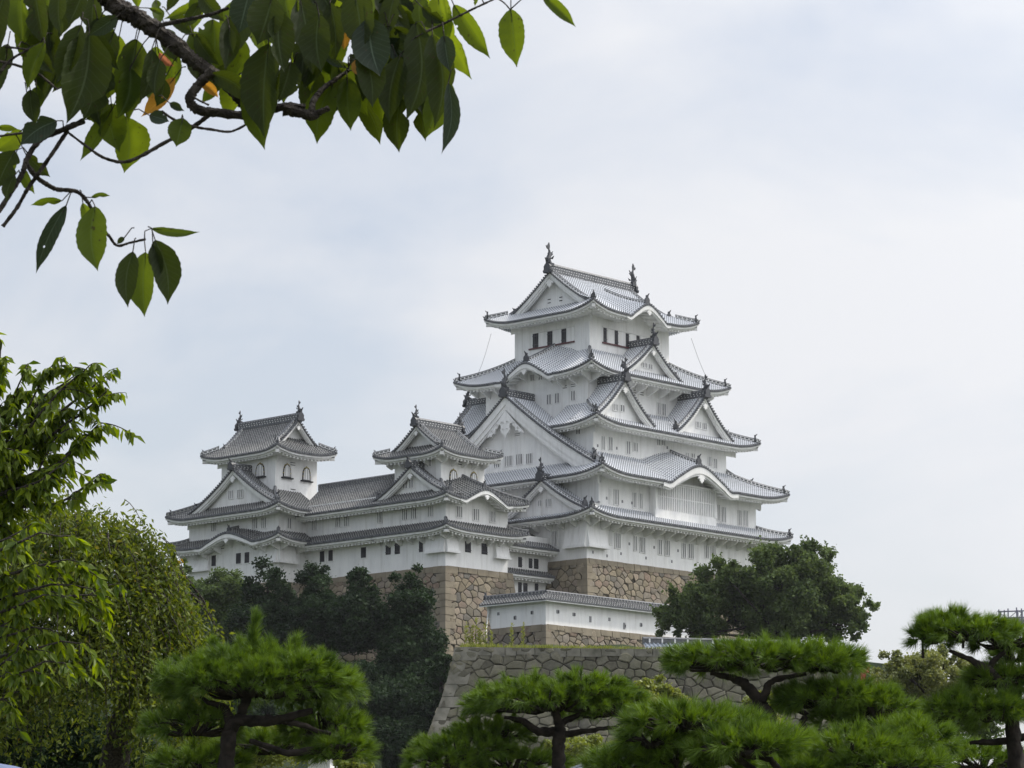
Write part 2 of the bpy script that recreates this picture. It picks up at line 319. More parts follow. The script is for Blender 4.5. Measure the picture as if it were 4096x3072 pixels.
ZZ = np.array([0, 0, 1.0])
def prof(x): x = np.clip(np.abs(x), 0, 1); return 0.5 * (1 + np.cos(math.pi * x ** 0.92)) - 0.10 * np.sin(math.pi * np.clip((x - 0.6) / 0.4, 0, 1)) ** 2
def ribh(f): return np.interp(f, [0, .24, .27, .38, .5, .62, .73, .76, 1], [0, 0, .05, .09, .105, .09, .05, 0, 0])
OFFS = np.array([0.0, .235, .27, .38, .5, .62, .73, .765])
PITCH_T = 0.36
def rib_cols(a0, a1, pitch=PITCH_T):
    n = max(1, int(round((a1 - a0) / pitch))); pt = (a1 - a0) / n
    c = (np.arange(n)[:, None] + OFFS[None, :]).ravel(); c = np.append(c, n)
    return a0 + c * pt, ribh(c % 1.0), c, a0 + (np.arange(n) + 0.5) * pt
def slope(mb, fr, zf, a0, a1, dmax, rows=8, dmin=0.0, uo=0.0):   # tiled slope whose ribs run inwards
    a, h, c, cen = rib_cols(a0, a1)
    dm = np.array([dmax(x) for x in a]); t = np.linspace(0, 1, rows) ** 1.0
    Dm = dmin + (dm[:, None] - dmin) * t[None, :]; Aa = np.repeat(a[:, None], rows, 1)
    Z = zf(Aa, Dm) + h[:, None]
    ln = np.concatenate([np.zeros((len(a), 1)), np.cumsum(np.hypot(np.diff(Dm, axis=1), np.diff(Z, axis=1)), 1)], 1)
    uv = np.stack([np.repeat((c + uo)[:, None], rows, 1), ln / 0.34], -1)
    mb.grid(fr.p(Aa, Dm, Z), 0, uv)
    return cen
def disc(mb, c, r, ax_n, ax_s, length, mi=0, n=7):   # short tile-end cylinder
    a = np.linspace(0, 2 * math.pi, n, endpoint=False)
    ring = np.asarray(c)[None] + r * (np.cos(a)[:, None] * ax_s + np.sin(a)[:, None] * ZZ)
    mb.prism(ring, ax_n * length, mi)
def eave_row(mb, fr, zf, cen, d=0.0, r=0.13):
    for a in cen: disc(mb, fr.p(a, d - 0.05, zf(a, 0.0) + 0.03), r, fr.D, fr.A, 0.16)
def strip(mb, fr, a, d0, z0, d1, z1, mi=0):          # quad strip between two long curves
    P = np.stack([fr.p(a, d0, z0), fr.p(a, d1, z1)], 1); mb.grid(P, mi)
def eaves(mbw, mbd, fr, zf, a0, a1, ov, hip0=True, hip1=True, brackets=0, wallfill=True, bb=None):
    a = np.linspace(a0, a1, max(8, int((a1 - a0) / 0.3))); ze = zf(a, 0 * a)
    strip(mbd, fr, a, 0.0, ze + 0.01, 0.0, ze - 0.14); strip(mbd, fr, a, 0.0, ze - 0.14, 0.14, ze - 0.14)
    strip(mbw, fr, a, 0.10, ze - 0.13, 0.10, ze - 0.34); strip(mbw, fr, a, 0.10, ze - 0.34, 0.34, ze - 0.34)
    strip(mbw, fr, a, 0.34, ze - 0.34, 0.34, ze - 0.50)
    sof = lambda x, d: zf(x, 0 * np.asarray(x, float)) - 0.50 + 0.16 * (d - 0.34)
    rows = 4; t = np.linspace(0, 1, rows)
    lim = np.full_like(a, ov + 0.05)
    if hip0: lim = np.minimum(lim, np.maximum(a, 0.35))
    if hip1: lim = np.minimum(lim, np.maximum(fr.L - a, 0.35))
    Dd = 0.34 + (lim[:, None] - 0.34) * t[None]; Aa = np.repeat(a[:, None], rows, 1)
    mbw.grid(fr.p(Aa, Dd, sof(Aa, Dd)))
    n = int((a1 - a0) / 0.52)
    for i in range(n):                                # rafters
        x = a0 + (i + 0.5) * (a1 - a0) / n; dm = ov
        if hip0: dm = min(dm, x)
        if hip1: dm = min(dm, fr.L - x)
        if dm < 0.7: continue
        p = [(x - .11, .42), (x + .11, .42), (x + .11, dm), (x - .11, dm)]
        top = [fr.p(q, d, sof(q, d) + 0.02) for q, d in p]; bot = [fr.p(q, d, sof(q, d) - 0.20) for q, d in p]
        mbw.add(np.array(top + bot), [[4, 5, 6, 7], [0, 1, 5, 4], [1, 2, 6, 5], [3, 0, 4, 7]])
    if brackets:                                      # plaster struts from wall to eave
        nb = max(1, int((a1 - a0 - 2 * ov) / brackets))
        for i in range(nb + 1):
            x = a0 + ov + i * (a1 - a0 - 2 * ov) / nb
            s0 = float(sof(np.array([x]), np.array([0.5]))[0]); s1 = float(sof(np.array([x]), np.array([ov]))[0])
            o = [fr.p(x - .12, .75, s0 - .12), fr.p(x - .12, .75, s0 - .34), fr.p(x - .12, .9, s0 - .42), fr.p(x - .12, ov, s1 - .55 * ov), fr.p(x - .12, ov, s1 - .1)]
            mbw.prism(o, fr.A * .24)
    if wallfill:
        lo = a0 + (ov if hip0 else 0); hi = a1 - (ov if hip1 else 0); b = np.linspace(lo, hi, max(8, int((hi - lo) / .3)))
        zb = float(np.min(zf(b, 0 * b)))
        strip(mbw, fr, b, ov - .012, 0 * b + zb - 0.9, ov - .012, sof(b, ov) + 0.12)
def kara_board(mbw, fr, zf, ak, wk, hb, d=0.02):      # thick curved bargeboard under an undulating gable
    a = np.linspace(ak - wk * 1.0, ak + wk * 1.0, 60); z = zf(a, 0 * a); x = np.abs(a - ak) / wk
    h = hb * (0.55 + 0.45 * np.clip(1.1 - x, 0, 1))
    for (dd, dz, hh) in ((0.02, 0.12, 1.0), (0.16, 0.12, 1.35)):
        strip(mbw, fr, a, d + dd, z - dz, d + dd, z - dz - h * hh); strip(mbw, fr, a, d + dd, z - dz - h * hh, d + dd + .3, z - dz - h * hh)
def gegyo(mbw, fr, a, d, z, s=1.0):                   # pendant ornament below a gable apex
    h = [(0, 0), (.35, -.05), (.75, -.35), (1.05, -.75), (.8, -.8), (.62, -.62), (.52, -.8), (.62, -1.05), (.4, -1.25), (.15, -1.4), (0, -1.65)]
    pts = h + [(-x, y) for x, y in h[::-1][1:-1]]
    mbw.prism([fr.p(a + x * s, d, z + y * s) for x, y in pts], fr.D * .12)
def carved(mbw, fr, a, d, z, s=1.0):                  # wide carved gable pendant with scrolled wings
    h = [(0, .55), (.5, .1), (1.1, -.55), (1.8, -1.25), (2.6, -1.95), (2.75, -2.25), (2.35, -2.05), (2.15, -2.2), (1.9, -1.8), (1.6, -1.9), (1.5, -1.45), (1.15, -1.25), (.95, -.85), (.72, -1.0), (.62, -1.35), (.72, -1.6), (.5, -1.95), (.3, -2.05), (.12, -2.35), (0, -2.55)]
    pts = h + [(-x, y) for x, y in h[::-1][1:-1]]
    mbw.prism([fr.p(a + x * s, d, z + y * s) for x, y in pts], fr.D * .14)
    for sg in (-1, 1):
        for cx, cy, r in ((.38, -.8, .26), (1.25, -.95, .2), (1.95, -1.6, .18), (.3, -1.55, .16)):
            t = np.linspace(0, 4.6, 12); mbw.tube([fr.p(a + sg * (cx + r * (1 - q / 6) * math.cos(q)) * s, d - .05, z + (cy + r * (1 - q / 6) * math.sin(q)) * s) for q in t], .045 * s, 4)
def ridge(mbd, mbw, pts, w=.34, h=.36, step=.46, lift=0.0, rails=True, main=False):
    mbd.mark(); mbw.mark()
    pts = np.asarray(pts, float); seg = np.linalg.norm(np.diff(pts, axis=0), axis=1); cum = np.concatenate([[0], np.cumsum(seg)]); T = cum[-1]
    n = max(4, int(T / .4)); s = np.linspace(0, T, n); P = np.stack([np.interp(s, cum, pts[:, i]) for i in range(3)], 1) + ZZ * lift
    d = np.gradient(P, axis=0); d[:, 2] = 0; d /= np.linalg.norm(d, axis=1)[:, None] + 1e-9; sd_ = np.cross(d, ZZ)
    def loft(prof2, mb):
        Q = np.stack([P + sd_ * x + ZZ * z for x, z in prof2], 1); mb.grid(Q)
        mb.poly(Q[0]); mb.poly(Q[-1])
    loft([(-w / 2, -.15), (-w / 2, h * .8), (-w / 2 - .05, h * .8), (-w / 4, h + .07), (w / 4, h + .07), (w / 2 + .05, h * .8), (w / 2, h * .8), (w / 2, -.15)], mbd)
    if rails and not main:
        for zz in (0.03, h * .80):
            for sg in (-1, 1):
                x = sg * (w / 2 + .03)
                Q = np.stack([P + sd_ * x + ZZ * (zz - .035), P + sd_ * x + ZZ * (zz + .035), P + sd_ * (x - sg * .06) + ZZ * (zz + .035)], 1); mbw.grid(Q)
    if main:
        k = int(T / .42)
        for i in range(k):
            t = (i + .5) * T / k; c = np.array([np.interp(t, s, P[:, j]) for j in range(3)]); dd = np.array([np.interp(t, s, d[:, j]) for j in range(3)]); dd /= np.linalg.norm(dd) + 1e-9; ax3 = np.array([np.cross(dd, ZZ), dd, ZZ])
            for zz, o_ in ((.18, 0), (.5, .5), (.82, 0)):
                mbw.box(c + ZZ * (h * zz) + dd * .2 * o_, (w + .05, .13, .07), ax3)
        return
    k = int(T / step)
    for i in range(k):
        t = (i + .5) * T / k; c = np.array([np.interp(t, s, P[:, j]) for j in range(3)]); dd = np.array([np.interp(t, s, d[:, j]) for j in range(3)]); dd /= np.linalg.norm(dd) + 1e-9
        mbw.box(c + ZZ * (h * .42), (w + .07, .13, h * .78), np.array([np.cross(dd, ZZ), dd, ZZ]))
def oni(mb, c, out, s=1.0):                           # demon-tile: shield, knob and horn, facing 'out'
    mb.mark(); c = np.asarray(c, float); out = np.asarray(out, float); out = out / np.linalg.norm(out); sd_ = np.cross(out, ZZ)
    h = [(.42, -.18), (.5, .05), (.36, .12), (.38, .42), (.24, .62), (.10, .72), (.13, .86), (.10, .98), (0, 1.02)]
    pts = h + [(-x, y) for x, y in h[::-1][1:]]
    mb.prism([c + sd_ * x * s + ZZ * y * s - out * .12 * s for x, y in pts], out * .26 * s)
    mb.tube([c + ZZ * .9 * s, c + ZZ * 1.0 * s + out * .22 * s, c + ZZ * 1.16 * s + out * .36 * s], [.09 * s, .08 * s, .05 * s], 6)
def horn(mb, c, out, s=1.0):
    mb.mark()
    out = np.asarray(out, float); out = out / np.linalg.norm(out)
    mb.tube([c, c + out * .35 * s + ZZ * .12 * s, c + out * .55 * s + ZZ * .42 * s], [.13 * s, .12 * s, .06 * s], 6)
    mb.box(c + ZZ * .02, (.4 * s, .5 * s, .42 * s), np.array([np.cross(out, ZZ), out, ZZ]))
def shachi(mb, c, out, s=1.0):                        # fish with raised tail; head down, tail curls back inwards
    mb.mark(); c = np.asarray(c, float); out = np.asarray(out, float); out = out / np.linalg.norm(out)
    sd_ = np.cross(out, ZZ); q = lambda x, z: c + out * x * s + ZZ * z * s
    P = [q(.02, -.05), q(.20, .12), q(.22, .38), q(.10, .65), q(.02, .92), q(.08, 1.18), q(.18, 1.42)]
    mb.tube(P, np.array([.24, .27, .25, .20, .15, .10, .05]) * s, 9)
    for pts in ([(.12, 1.25), (.40, 1.35), (.52, 1.62), (.36, 1.55), (.24, 1.78), (.12, 1.95), (.02, 1.65), (.04, 1.4)],
                [(.28, .30), (.62, .42), (.56, .18), (.3, .1)], [(-.1, .6), (-.42, .92), (-.3, .98), (-.42, 1.2), (-.05, .95)], [(.1, .7), (.30, .85), (.2, 1.0), (.05, .9)]):
        mb.prism([q(x, z) - sd_ * .045 * s for x, z in pts], sd_ * .09 * s)
    for sg in (-1, 1): mb.prism([q(.15, .35) + sd_ * sg * .2 * s, q(.0, .62) + sd_ * sg * .55 * s, q(.02, .3) + sd_ * sg * .4 * s], out * .06 * s)
    mb.box(q(0, -.15), (.6 * s, .55 * s, .3 * s), np.array([sd_, out, ZZ]))

def window(T, parent, fr, a, z, w, h, style='bars', d=0.0):
    """z is the centre; every window is one part, its lattice a sub-part"""
    ax = fr.ax(); m = MB(); c = lambda da, dd, dz: fr.p(a + da, d - dd, z + dz)
    back = {'bars': M_WN, 'iron': M_BK, 'black': M_BK, 'slat': M_WH, 'bell': M_WH}[style]
    if style == 'bell':
        def arch(sc, hw, hh):
            h_ = [(1.0, -1.0), (.98, -.4), (.9, .2), (.72, .62), (.45, .85), (.18, .92), (0, 1.05)]
            return [(x * hw, y * hh) for x, y in h_] + [(-x * hw, y * hh) for x, y in h_[::-1][1:]]
        o = arch(1, w / 2, h / 2); i = arch(1, w / 2 - .13, h / 2 - .15)
        m.prism([fr.p(a + x, d - .01, z + y) for x, y in o], -fr.D * .07, 0)
        m.prism([fr.p(a + x, d - .085, z + y - .03) for x, y in i], -fr.D * .02, 1)
        for k in (-.22, .08, .28): m.box(c(k * w, .12, -.08), (.035, .03, h * .72), ax, 2)
        m.box(c(0, .12, -h / 2 - .05), (w + .5, .26, .13), ax, 0)
        for x, y in o[1:-1]: m.box(fr.p(a + x * .93, d - .09, z + y * .94), (.10, .03, .10), ax, 3)
        return T.part(m, 'window', [M_BK, M_WH, M_WN, M_GD], parent)
    m.box(c(0, .012, 0), (w, .03, h), ax, 0)
    if style == 'slat':
        for k in (-.28, .22): m.box(c(0, .035, k * h), (w * .92, .03, h * .13), ax, 1)
        return T.part(m, 'window', [back, M_IR], parent)
    mats = [back, M_WH, M_BK, M_IG]
    if style == 'bars':
        m.box(c(0, .04, -h / 2 - .03), (w + .12, .10, .07), ax, 1)
        if int(abs(a * 7 + z * 3)) % 2: m.box(c(-w * .36, .03, 0), (w * .2, .04, h * .94), ax, 2)
    elif style == 'black': m.box(c(-w * .5 - .07, .04, 0), (.10, .08, h), ax, 1); m.box(c(0, .04, -h / 2 - .05), (w + .2, .09, .08), ax, 1)
    else: m.box(c(w * .62, .05, 0), (w * .25, .06, h), ax, 1)
    l = MB(); mi = 1
    if style == 'bars':
        n = max(2, int(round(w / .3)))
        for k in range(n + 1): l.box(c((k / n - .5) * w, .06, 0), (.11, .08, h), ax, mi if parent else 0)
    elif style == 'iron':
        for k in range(4): l.box(c((k / 3 - .5) * w * .9, .05, 0), (.05, .06, h), ax, 3 if parent else 0)
        for k in (-.3, .3): l.box(c(0, .09, k * h), (w + .06, .05, .06), ax, 3 if parent else 0)
    if parent and l.n:
        m.f += [(f + m.n, mm) for f, mm in l.f]; m.v += l.v; m.uv += l.uv; m.r += l.r; m.n += l.n
        return T.part(m, 'window', mats, parent)
    o = T.part(m, 'window', mats, parent)
    if l.n: T.part(l, 'lattice', M_WH if style == 'bars' else M_IG, o)
    return o

class Tier:                                          # a tiled tier: slopes, white eaves, dark tile ends, ridges, ornaments
    def __init__(s, T, tile, name='roof'): s.T = T; s.t = MB(); s.w = MB(); s.d = MB(); s.rd = MB(); s.rw = MB(); s.o = MB(); s.tile = tile; s.name = name
    def done(s, gm=None):
        T = s.T; ro = T.part(s.t, s.name, s.tile)
        for mb, nm, m in ((s.w, 'eaves', M_WH), (s.d, 'eave_tiles', M_TD)):
            if mb.n: T.part(mb, nm, m, ro)
        for p in s.o.pieces(): T.part(p, 'roof_ornament', M_OR, ro)
        for p, q in zip(s.rd.pieces(), s.rw.pieces()): T.part(p.join(q, 1), 'ridge', [M_TD, gm or M_WH], ro)
        return ro
def cprof(t, k=.74): return k * t + (1 - k) * t * t
def skirt(tr, rect, inner, z0, z1, up, ov, sides='SWNE', Lc=5.5, kara=None, clips={}, brackets=0, hips=None, orn=1.0, kk=.74, noup={}, full='SW'):
    """rect/inner = u0,u1,v0,v1. ov = overhang past the wall below per side"""
    l = {'u0': inner[0] - rect[0], 'u1': rect[1] - inner[1], 'v0': inner[2] - rect[2], 'v1': rect[3] - inner[3]}
    ends = {'S': ('u0', 'u1', 'v0'), 'N': ('u0', 'u1', 'v1'), 'W': ('v0', 'v1', 'u0'), 'E': ('v0', 'v1', 'u1')}
    kara = kara or {}
    zfs = {}
    for k in 'SWNE':
        fr = Fr(rect, k); e0, e1, eD = ends[k]; D = l[eD]; L0, L1 = l[e0], l[e1]
        def zf(a, d, D=D, L0=L0, L1=L1, Lt=fr.L, k=k):
            a = np.asarray(a, float); d = np.asarray(d, float); t = np.clip(d / D, 0, 1.3)
            z = z0 + (z1 - z0) * cprof(t, kk)
            e = np.clip(1 - np.clip(a - L0 * t, 0, None) / Lc, 0, 1) ** 2.3 * (0 if noup.get(k, '') in ('0', '01') else 1) + np.clip(1 - np.clip(Lt - a - L1 * t, 0, None) / Lc, 0, 1) ** 2.3 * (0 if noup.get(k, '') in ('1', '01') else 1)
            z = z + up * e * np.clip(1 - t, 0, 1) ** 1.2
            if k in kara:
                ak, wk, hk = kara[k][:3]; z = z + hk * prof((a - ak) / wk) * (1 - .45 * np.clip(t, 0, 1) ** 1.5)
            return z
        zfs[k] = (fr, zf, D, L0, L1)
    for k in sides:
        fr, zf, D, L0, L1 = zfs[k]; a0, a1 = clips.get(k, (0, fr.L))
        dm = lambda x: D * max(0.001, min(1, x / L0 if L0 > 0 else 1, (fr.L - x) / L1 if L1 > 0 else 1)) + (0.25 if L0 < x < fr.L - L1 else 0)
        cuts = [a0] + [c for c in (L0, fr.L - L1) if a0 + .4 < c < a1 - .4] + [a1]
        cen = []
        for i in range(len(cuts) - 1):
            cen += list(slope(tr.t, fr, zf, cuts[i], cuts[i + 1], dm if (i != 1 or len(cuts) < 4) else (lambda x: D + .25), uo=i * 37))
        if k not in full: continue
        eave_row(tr.d, fr, zf, cen)
        eaves(tr.w, tr.d, fr, zf, a0, a1, ov[k], a0 == 0, a1 == fr.L, brackets=brackets)
        if k in kara:
            kara_board(tr.w, fr, zf, kara[k][0], kara[k][1], kara[k][3])
            gegyo(tr.w, fr, kara[k][0], .0, float(zf(kara[k][0], 0)) - .12 - kara[k][3] * 1.2, kara[k][3] * .8)
            # crest ridge of the undulating gable with its end tile
            ka = kara[k][0]; dd = np.linspace(.5, D, 8); pts = fr.p(0 * dd + ka, dd, zf(0 * dd + ka, dd) + .05)
            ridge(tr.rd, tr.rw, pts, .3, .34); oni(tr.o, fr.p(ka, .45, float(zf(ka, .4)) + .1), -fr.D, .95 * orn)
    for cn in (hips if hips is not None else ['SW', 'SE', 'NW', 'NE']):
        k = cn[0]; fr, zf, D, L0, L1 = zfs[k]; t = np.linspace(.03, 1, 14)
        a = (L0 * t if cn[1] == 'W' else fr.L - L1 * t); pts = fr.p(a, D * t, zf(a, D * t) + .03)
        ridge(tr.rd, tr.rw, pts[:], .3, .34)
        out = pts[0] - pts[3]; out[2] = 0; out /= np.linalg.norm(out)
        oni(tr.o, pts[1] + ZZ * .08, out, .72 * orn); horn(tr.o, pts[0] - out * .15 + ZZ * .06, out, .6 * orn)
        # corner beam with dark cap
        e = fr.p(0 if cn[1] == 'W' else fr.L, 0, float(zf(0 if cn[1] == 'W' else fr.L, 0)))
        if cn == 'NE': continue
        b = np.array([np.cross(out, ZZ), out, ZZ]); tr.w.box(e - out * 1.5 - ZZ * .72 , (.42, 2.2, .36), b); tr.d.box(e - out * .55 - ZZ * .55, (.5, .35, .12), b)
    return zfs
def gable(T, tile, fr, a0, dF, dB, w, zf_, zr, ws=.9, bw=.6, curve=None, tiles=True, zb=None, wins=(), sh=1.0, ridge_back=None, geg=1.0, verge=True, on=.9, fine=True, rise=None, lowoni=True, name='gable', simple=False):
    """triangular gable facing -D. curve(q)->z for q in 0..1 (apex..foot)"""
    if curve is None: curve = lambda q: zf_ + (zr - zf_) * (1 - 1.30 * q + .30 * q * q)
    tl = MB(); dk = MB(); wh = MB(); rd = MB(); rw = MB(); orn = MB(); wl = MB()
    dBf = dB if callable(dB) else (lambda q: dB)
    q = np.linspace(0, 1, 12)
    if tiles:
        for sg in (-1, 1):
            a, h, c, cen = rib_cols(dF, max(dBf(0), dF + .5)); rows = 12
            Q = np.repeat(q[None], len(a), 0); Dd = np.minimum(np.repeat(a[:, None], rows, 1), np.array([dBf(x) for x in q])[None])
            A_ = a0 + sg * Q * w; Z = curve(Q) + h[:, None]
            ln = np.concatenate([np.zeros((len(a), 1)), np.cumsum(np.hypot(np.diff(A_, axis=1), np.diff(Z, axis=1)), 1)], 1)
            tl.grid(fr.p(A_, Dd, Z), 0, np.stack([np.repeat(c[:, None], rows, 1), ln / .34], -1))
    # verge tile ends and bargeboards follow the curve
    qq = np.linspace(0, 1, 200); zz = curve(qq)
    for sg in (-1, 1):
        ln = np.concatenate([[0], np.cumsum(np.hypot(np.diff(qq) * w, np.diff(zz)))]); n = int(ln[-1] / .34)
        for i in range(n + 1):
            qi = np.interp(i * ln[-1] / n, ln, qq); disc(dk, fr.p(a0 + sg * qi * w, dF - .14, float(curve(qi)) + .02), .12, fr.D, fr.A, .3)
        a = a0 + sg * q * w; z = curve(q)
        strip(dk, fr, a, dF, z + .05, dF, z - .13); strip(dk, fr, a, dF, z - .13, dF + .2, z - .13)
        nrm = bw * (1.0 + .25 * q)
        for dd, k in ((.08, .62), (.2, 1.0), (.34, 1.16)):
            strip(wh, fr, a, dF + dd, z - .12, dF + dd, z - .12 - nrm * k * 1.25); strip(wh, fr, a, dF + dd, z - .12 - nrm * k * 1.25, dF + dd + .14, z - .12 - nrm * k * 1.25)
        k1 = a0 + sg * w; dz = -.12 - bw * 1.25 * 1.25 * 1.16
        wh.poly([fr.p(k1, dF + .08, z[-1] - .12), fr.p(k1, dF + .34, z[-1] - .12), fr.p(k1, dF + .34, z[-1] + dz), fr.p(k1, dF + .08, z[-1] + dz)])
        strip(wh, fr, a, dF + .3, z - .16, dF + ws + .1, z - .16)       # underside of the verge
        if verge:
            qs = np.linspace(.07, .93, 14); dv = dF + .62; p = fr.p(a0 + sg * qs * w, dv, curve(qs) + .06); ridge(rd, rw, p, .28, .30)
            if lowoni: oni(orn, p[-1] + ZZ * .05, fr.A * sg, on)
    b = np.linspace(-1, 1, 41); zt = curve(np.abs(b)) - .2; zlow = (zb if zb is not None else curve(1.0) - .8)
    strip(wl, fr, a0 + b * w * .985, dF + ws, 0 * b + zlow, dF + ws, np.maximum(zt, zlow + .01))
    rb = ridge_back if ridge_back is not None else dBf(0)
    zt0 = float(curve(0.0)); dd = np.linspace(dF - .12, rb, 8)
    if rb > dF + .3: ridge(rd, rw, fr.p(a0 + 0 * dd, dd, zt0 + .02 + 0 * dd), .36, .55 + .15 * sh, .42, main=True)
    oni(orn, fr.p(a0, dF - .25, zt0 + .02), -fr.D, .85 + .35 * sh)
    if sh > 0.3: shachi(orn, fr.p(a0, dF + .1, zt0 + .85 + .1 * sh), -fr.D, sh)
    if geg > 1.5: carved(wh, fr, a0, dF + .06, zt0 - .5 - bw * 1.55, 1.0)
    elif geg: gegyo(wh, fr, a0, dF - .02, zt0 - .3 - bw * 1.25, geg * .75)
    gb = T.part(wl, name, M_WH)
    if tiles: T.part(tl, 'gable_roof', tile, gb)
    T.part(wh, 'bargeboard', M_WH, gb); T.part(dk, 'verge_tiles', M_TD, gb)
    for p in orn.pieces(): T.part(p, 'roof_ornament', M_OR, gb)
    for p, q_ in zip(rd.pieces(), rw.pieces()): T.part(p.join(q_, 1), 'ridge', [M_TD, M_WH], gb)
    for (wa, wz, ww, wh_, st) in wins: window(T, gb, fr, a0 + wa, wz, ww, wh_, st, dF + ws)
    return gb
def irimoya(T, tile, rect, axis, z0, zr, up, Dl, ov, kara=None, Lc=5.0, sh=1.0, gw=(), bw=.5, geg=.8, orn=1.0, kk=.74, visible='SW', ends=None, brackets=0, midr=()):
    """hip-and-gable roof. axis 'u': ridge runs along u, gables on W and E"""
    tr = Tier(T, tile); kara = kara or {}
    longs, shorts = (('S', 'N'), ('W', 'E')) if axis == 'u' else (('W', 'E'), ('S', 'N'))
    H = ((rect[3] - rect[2]) if axis == 'u' else (rect[1] - rect[0])) / 2; zfs = {}
    for k in 'SWNE':
        fr = Fr(rect, k)
        def zf(a, d, Lt=fr.L, k=k):
            a = np.asarray(a, float); d = np.asarray(d, float); t = np.clip(d / H, 0, 1)
            z = z0 + (zr - z0) * cprof(t, kk)
            e = np.clip(1 - np.clip(a - d, 0, None) / Lc, 0, 1) ** 2.3 + np.clip(1 - np.clip(Lt - a - d, 0, None) / Lc, 0, 1) ** 2.3
            z = z + up * e * np.clip(1 - d / (Dl * 2.2), 0, 1)
            if k in kara:
                ak, wk, hk = kara[k][:3]; z = z + hk * prof((a - ak) / wk) * np.clip(1 - d / (H * .8), 0, 1)
            return z
        zfs[k] = (fr, zf)
        if k in longs:
            cen = list(slope(tr.t, fr, zf, 0, Dl, lambda x: max(x, .01))) + list(slope(tr.t, fr, zf, Dl, fr.L - Dl, lambda x: H, rows=16)) + list(slope(tr.t, fr, zf, fr.L - Dl, fr.L, lambda x: max(fr.L - x, .01)))
        else:
            f2 = Dl + 1.1
            cen = list(slope(tr.t, fr, zf, 0, f2, lambda x: max(x, .01))) + list(slope(tr.t, fr, zf, f2, fr.L - f2, lambda x: f2)) + list(slope(tr.t, fr, zf, fr.L - f2, fr.L, lambda x: max(fr.L - x, .01)))
        if k in visible:
            eave_row(tr.d, fr, zf, cen); eaves(tr.w, tr.d, fr, zf, 0, fr.L, ov[k], brackets=brackets)
            if k in kara:
                ak, wk, hk, hb = kara[k]; kara_board(tr.w, fr, zf, ak, wk, hb); gegyo(tr.w, fr, ak, .0, float(zf(ak, 0)) - .12 - hb * 1.2, hb * .8)
                dd = np.linspace(.5, H * .8, 10); ridge(tr.rd, tr.rw, fr.p(0 * dd + ak, dd, zf(0 * dd + ak, dd) + .05), .28, .3); oni(tr.o, fr.p(ak, .4, float(zf(ak, .4)) + .1), -fr.D, .95 * orn)
    fr, zf = zfs[longs[0]]; frn, zfn = zfs[longs[1]]
    for f_, z_ in ((fr, zf), (frn, zfn)):
        for e in (0, 1):
            t = np.linspace(.05, 1, 10) * Dl; a = t if e == 0 else f_.L - t; pts = f_.p(a, t, z_(a, t) + .03)
            ridge(tr.rd, tr.rw, pts, .28, .3); out = pts[0] - pts[3]; out[2] = 0; out /= np.linalg.norm(out)
            oni(tr.o, pts[1] + ZZ * .08, out, .7 * orn); horn(tr.o, pts[0] - out * .1 + ZZ * .06, out, .6 * orn)
            c = f_.p(0 if e == 0 else f_.L, 0, float(z_(0 if e == 0 else f_.L, 0))); b = np.array([np.cross(out, ZZ), out, ZZ])
            if out[0] > 0 and out[1] > 0: continue
            tr.w.box(c - out * 1.4 - ZZ * .72, (.42, 2.2, .36), b); tr.d.box(c - out * .5 - ZZ * .55, (.5, .35, .12), b)
    for am in midr:
        dd = np.linspace(1.8, H - .2, 10); ridge(tr.rd, tr.rw, fr.p(0 * dd + am, dd, zf(0 * dd + am, dd) + .05), .28, .3); oni(tr.o, fr.p(am, 1.6, float(zf(am, 1.6)) + .05), -fr.D, .9 * orn)
    # main ridge
    L_ = fr.L; aa = np.linspace(Dl - .1, L_ - Dl + .1, 10)
    ridge(tr.rd, tr.rw, fr.p(aa, H, zr + .02 + 0 * aa), .42, .8 * (0.6 + .4 * sh), .42, main=True)
    tr.done()
    for k in shorts:
        f2, z2 = zfs[k]; wdt = H - Dl
        gable(T, tile, f2, H, Dl, Dl, wdt, 0, zr, ws=1.0, bw=bw, curve=lambda q: z0 + (zr - z0) * cprof(1 - np.asarray(q) * wdt / H, kk) + up * .0, tiles=False,
              zb=float(z2(H, Dl + 1.0)) - .3, wins=gw if k in visible else (), sh=sh, ridge_back=Dl, geg=geg, verge=True, on=.85 * orn, lowoni=True)
    return zfs
def walls(T, u0, u1, v0, v1, za, zb_, name='wall'):
    m = MB(); m.box2((u0, v0, za), (u1, v1, zb_)); return T.part(m, name, M_WH)
def flare(T, fr, a0, a1, z0, z1, ztop, out=.75, d=0.0):       # stone-drop chute: wall swelling outwards with a slot below
    m = MB()
    for (x0, x1) in ((a0, a1),):
        pr = [(0, ztop), (-.25, z1 + (ztop - z1) * .35), (-out, z0 + .35), (-out, z0), (0, z0)]
        m.prism([fr.p(x0, d + y, z) for y, z in pr], fr.A * (x1 - x0))
    m.box(fr.p((a0 + a1) / 2, d - out - .03, z0 + .12), (abs(a1 - a0) + .3, .16, .24), fr.ax()); T.part(m, 'stone_drop', M_WH)
W_S6W = [(16.05, 27.35, 0.84, 1.66, 'iron'), (13.83, 27.3, 0.74, 1.62, 'iron'), (11.68, 27.3, 0.69, 1.61, 'iron')]
W_S6S = [(12.13, 27.23, 0.49, 1.73, 'iron'), (14.09, 27.21, 0.5, 1.66, 'iron'), (16.01, 27.14, 0.48, 1.67, 'iron'), (17.9, 27.18, 0.46, 1.64, 'iron'), (19.8, 27.18, 0.46, 1.6, 'iron')]
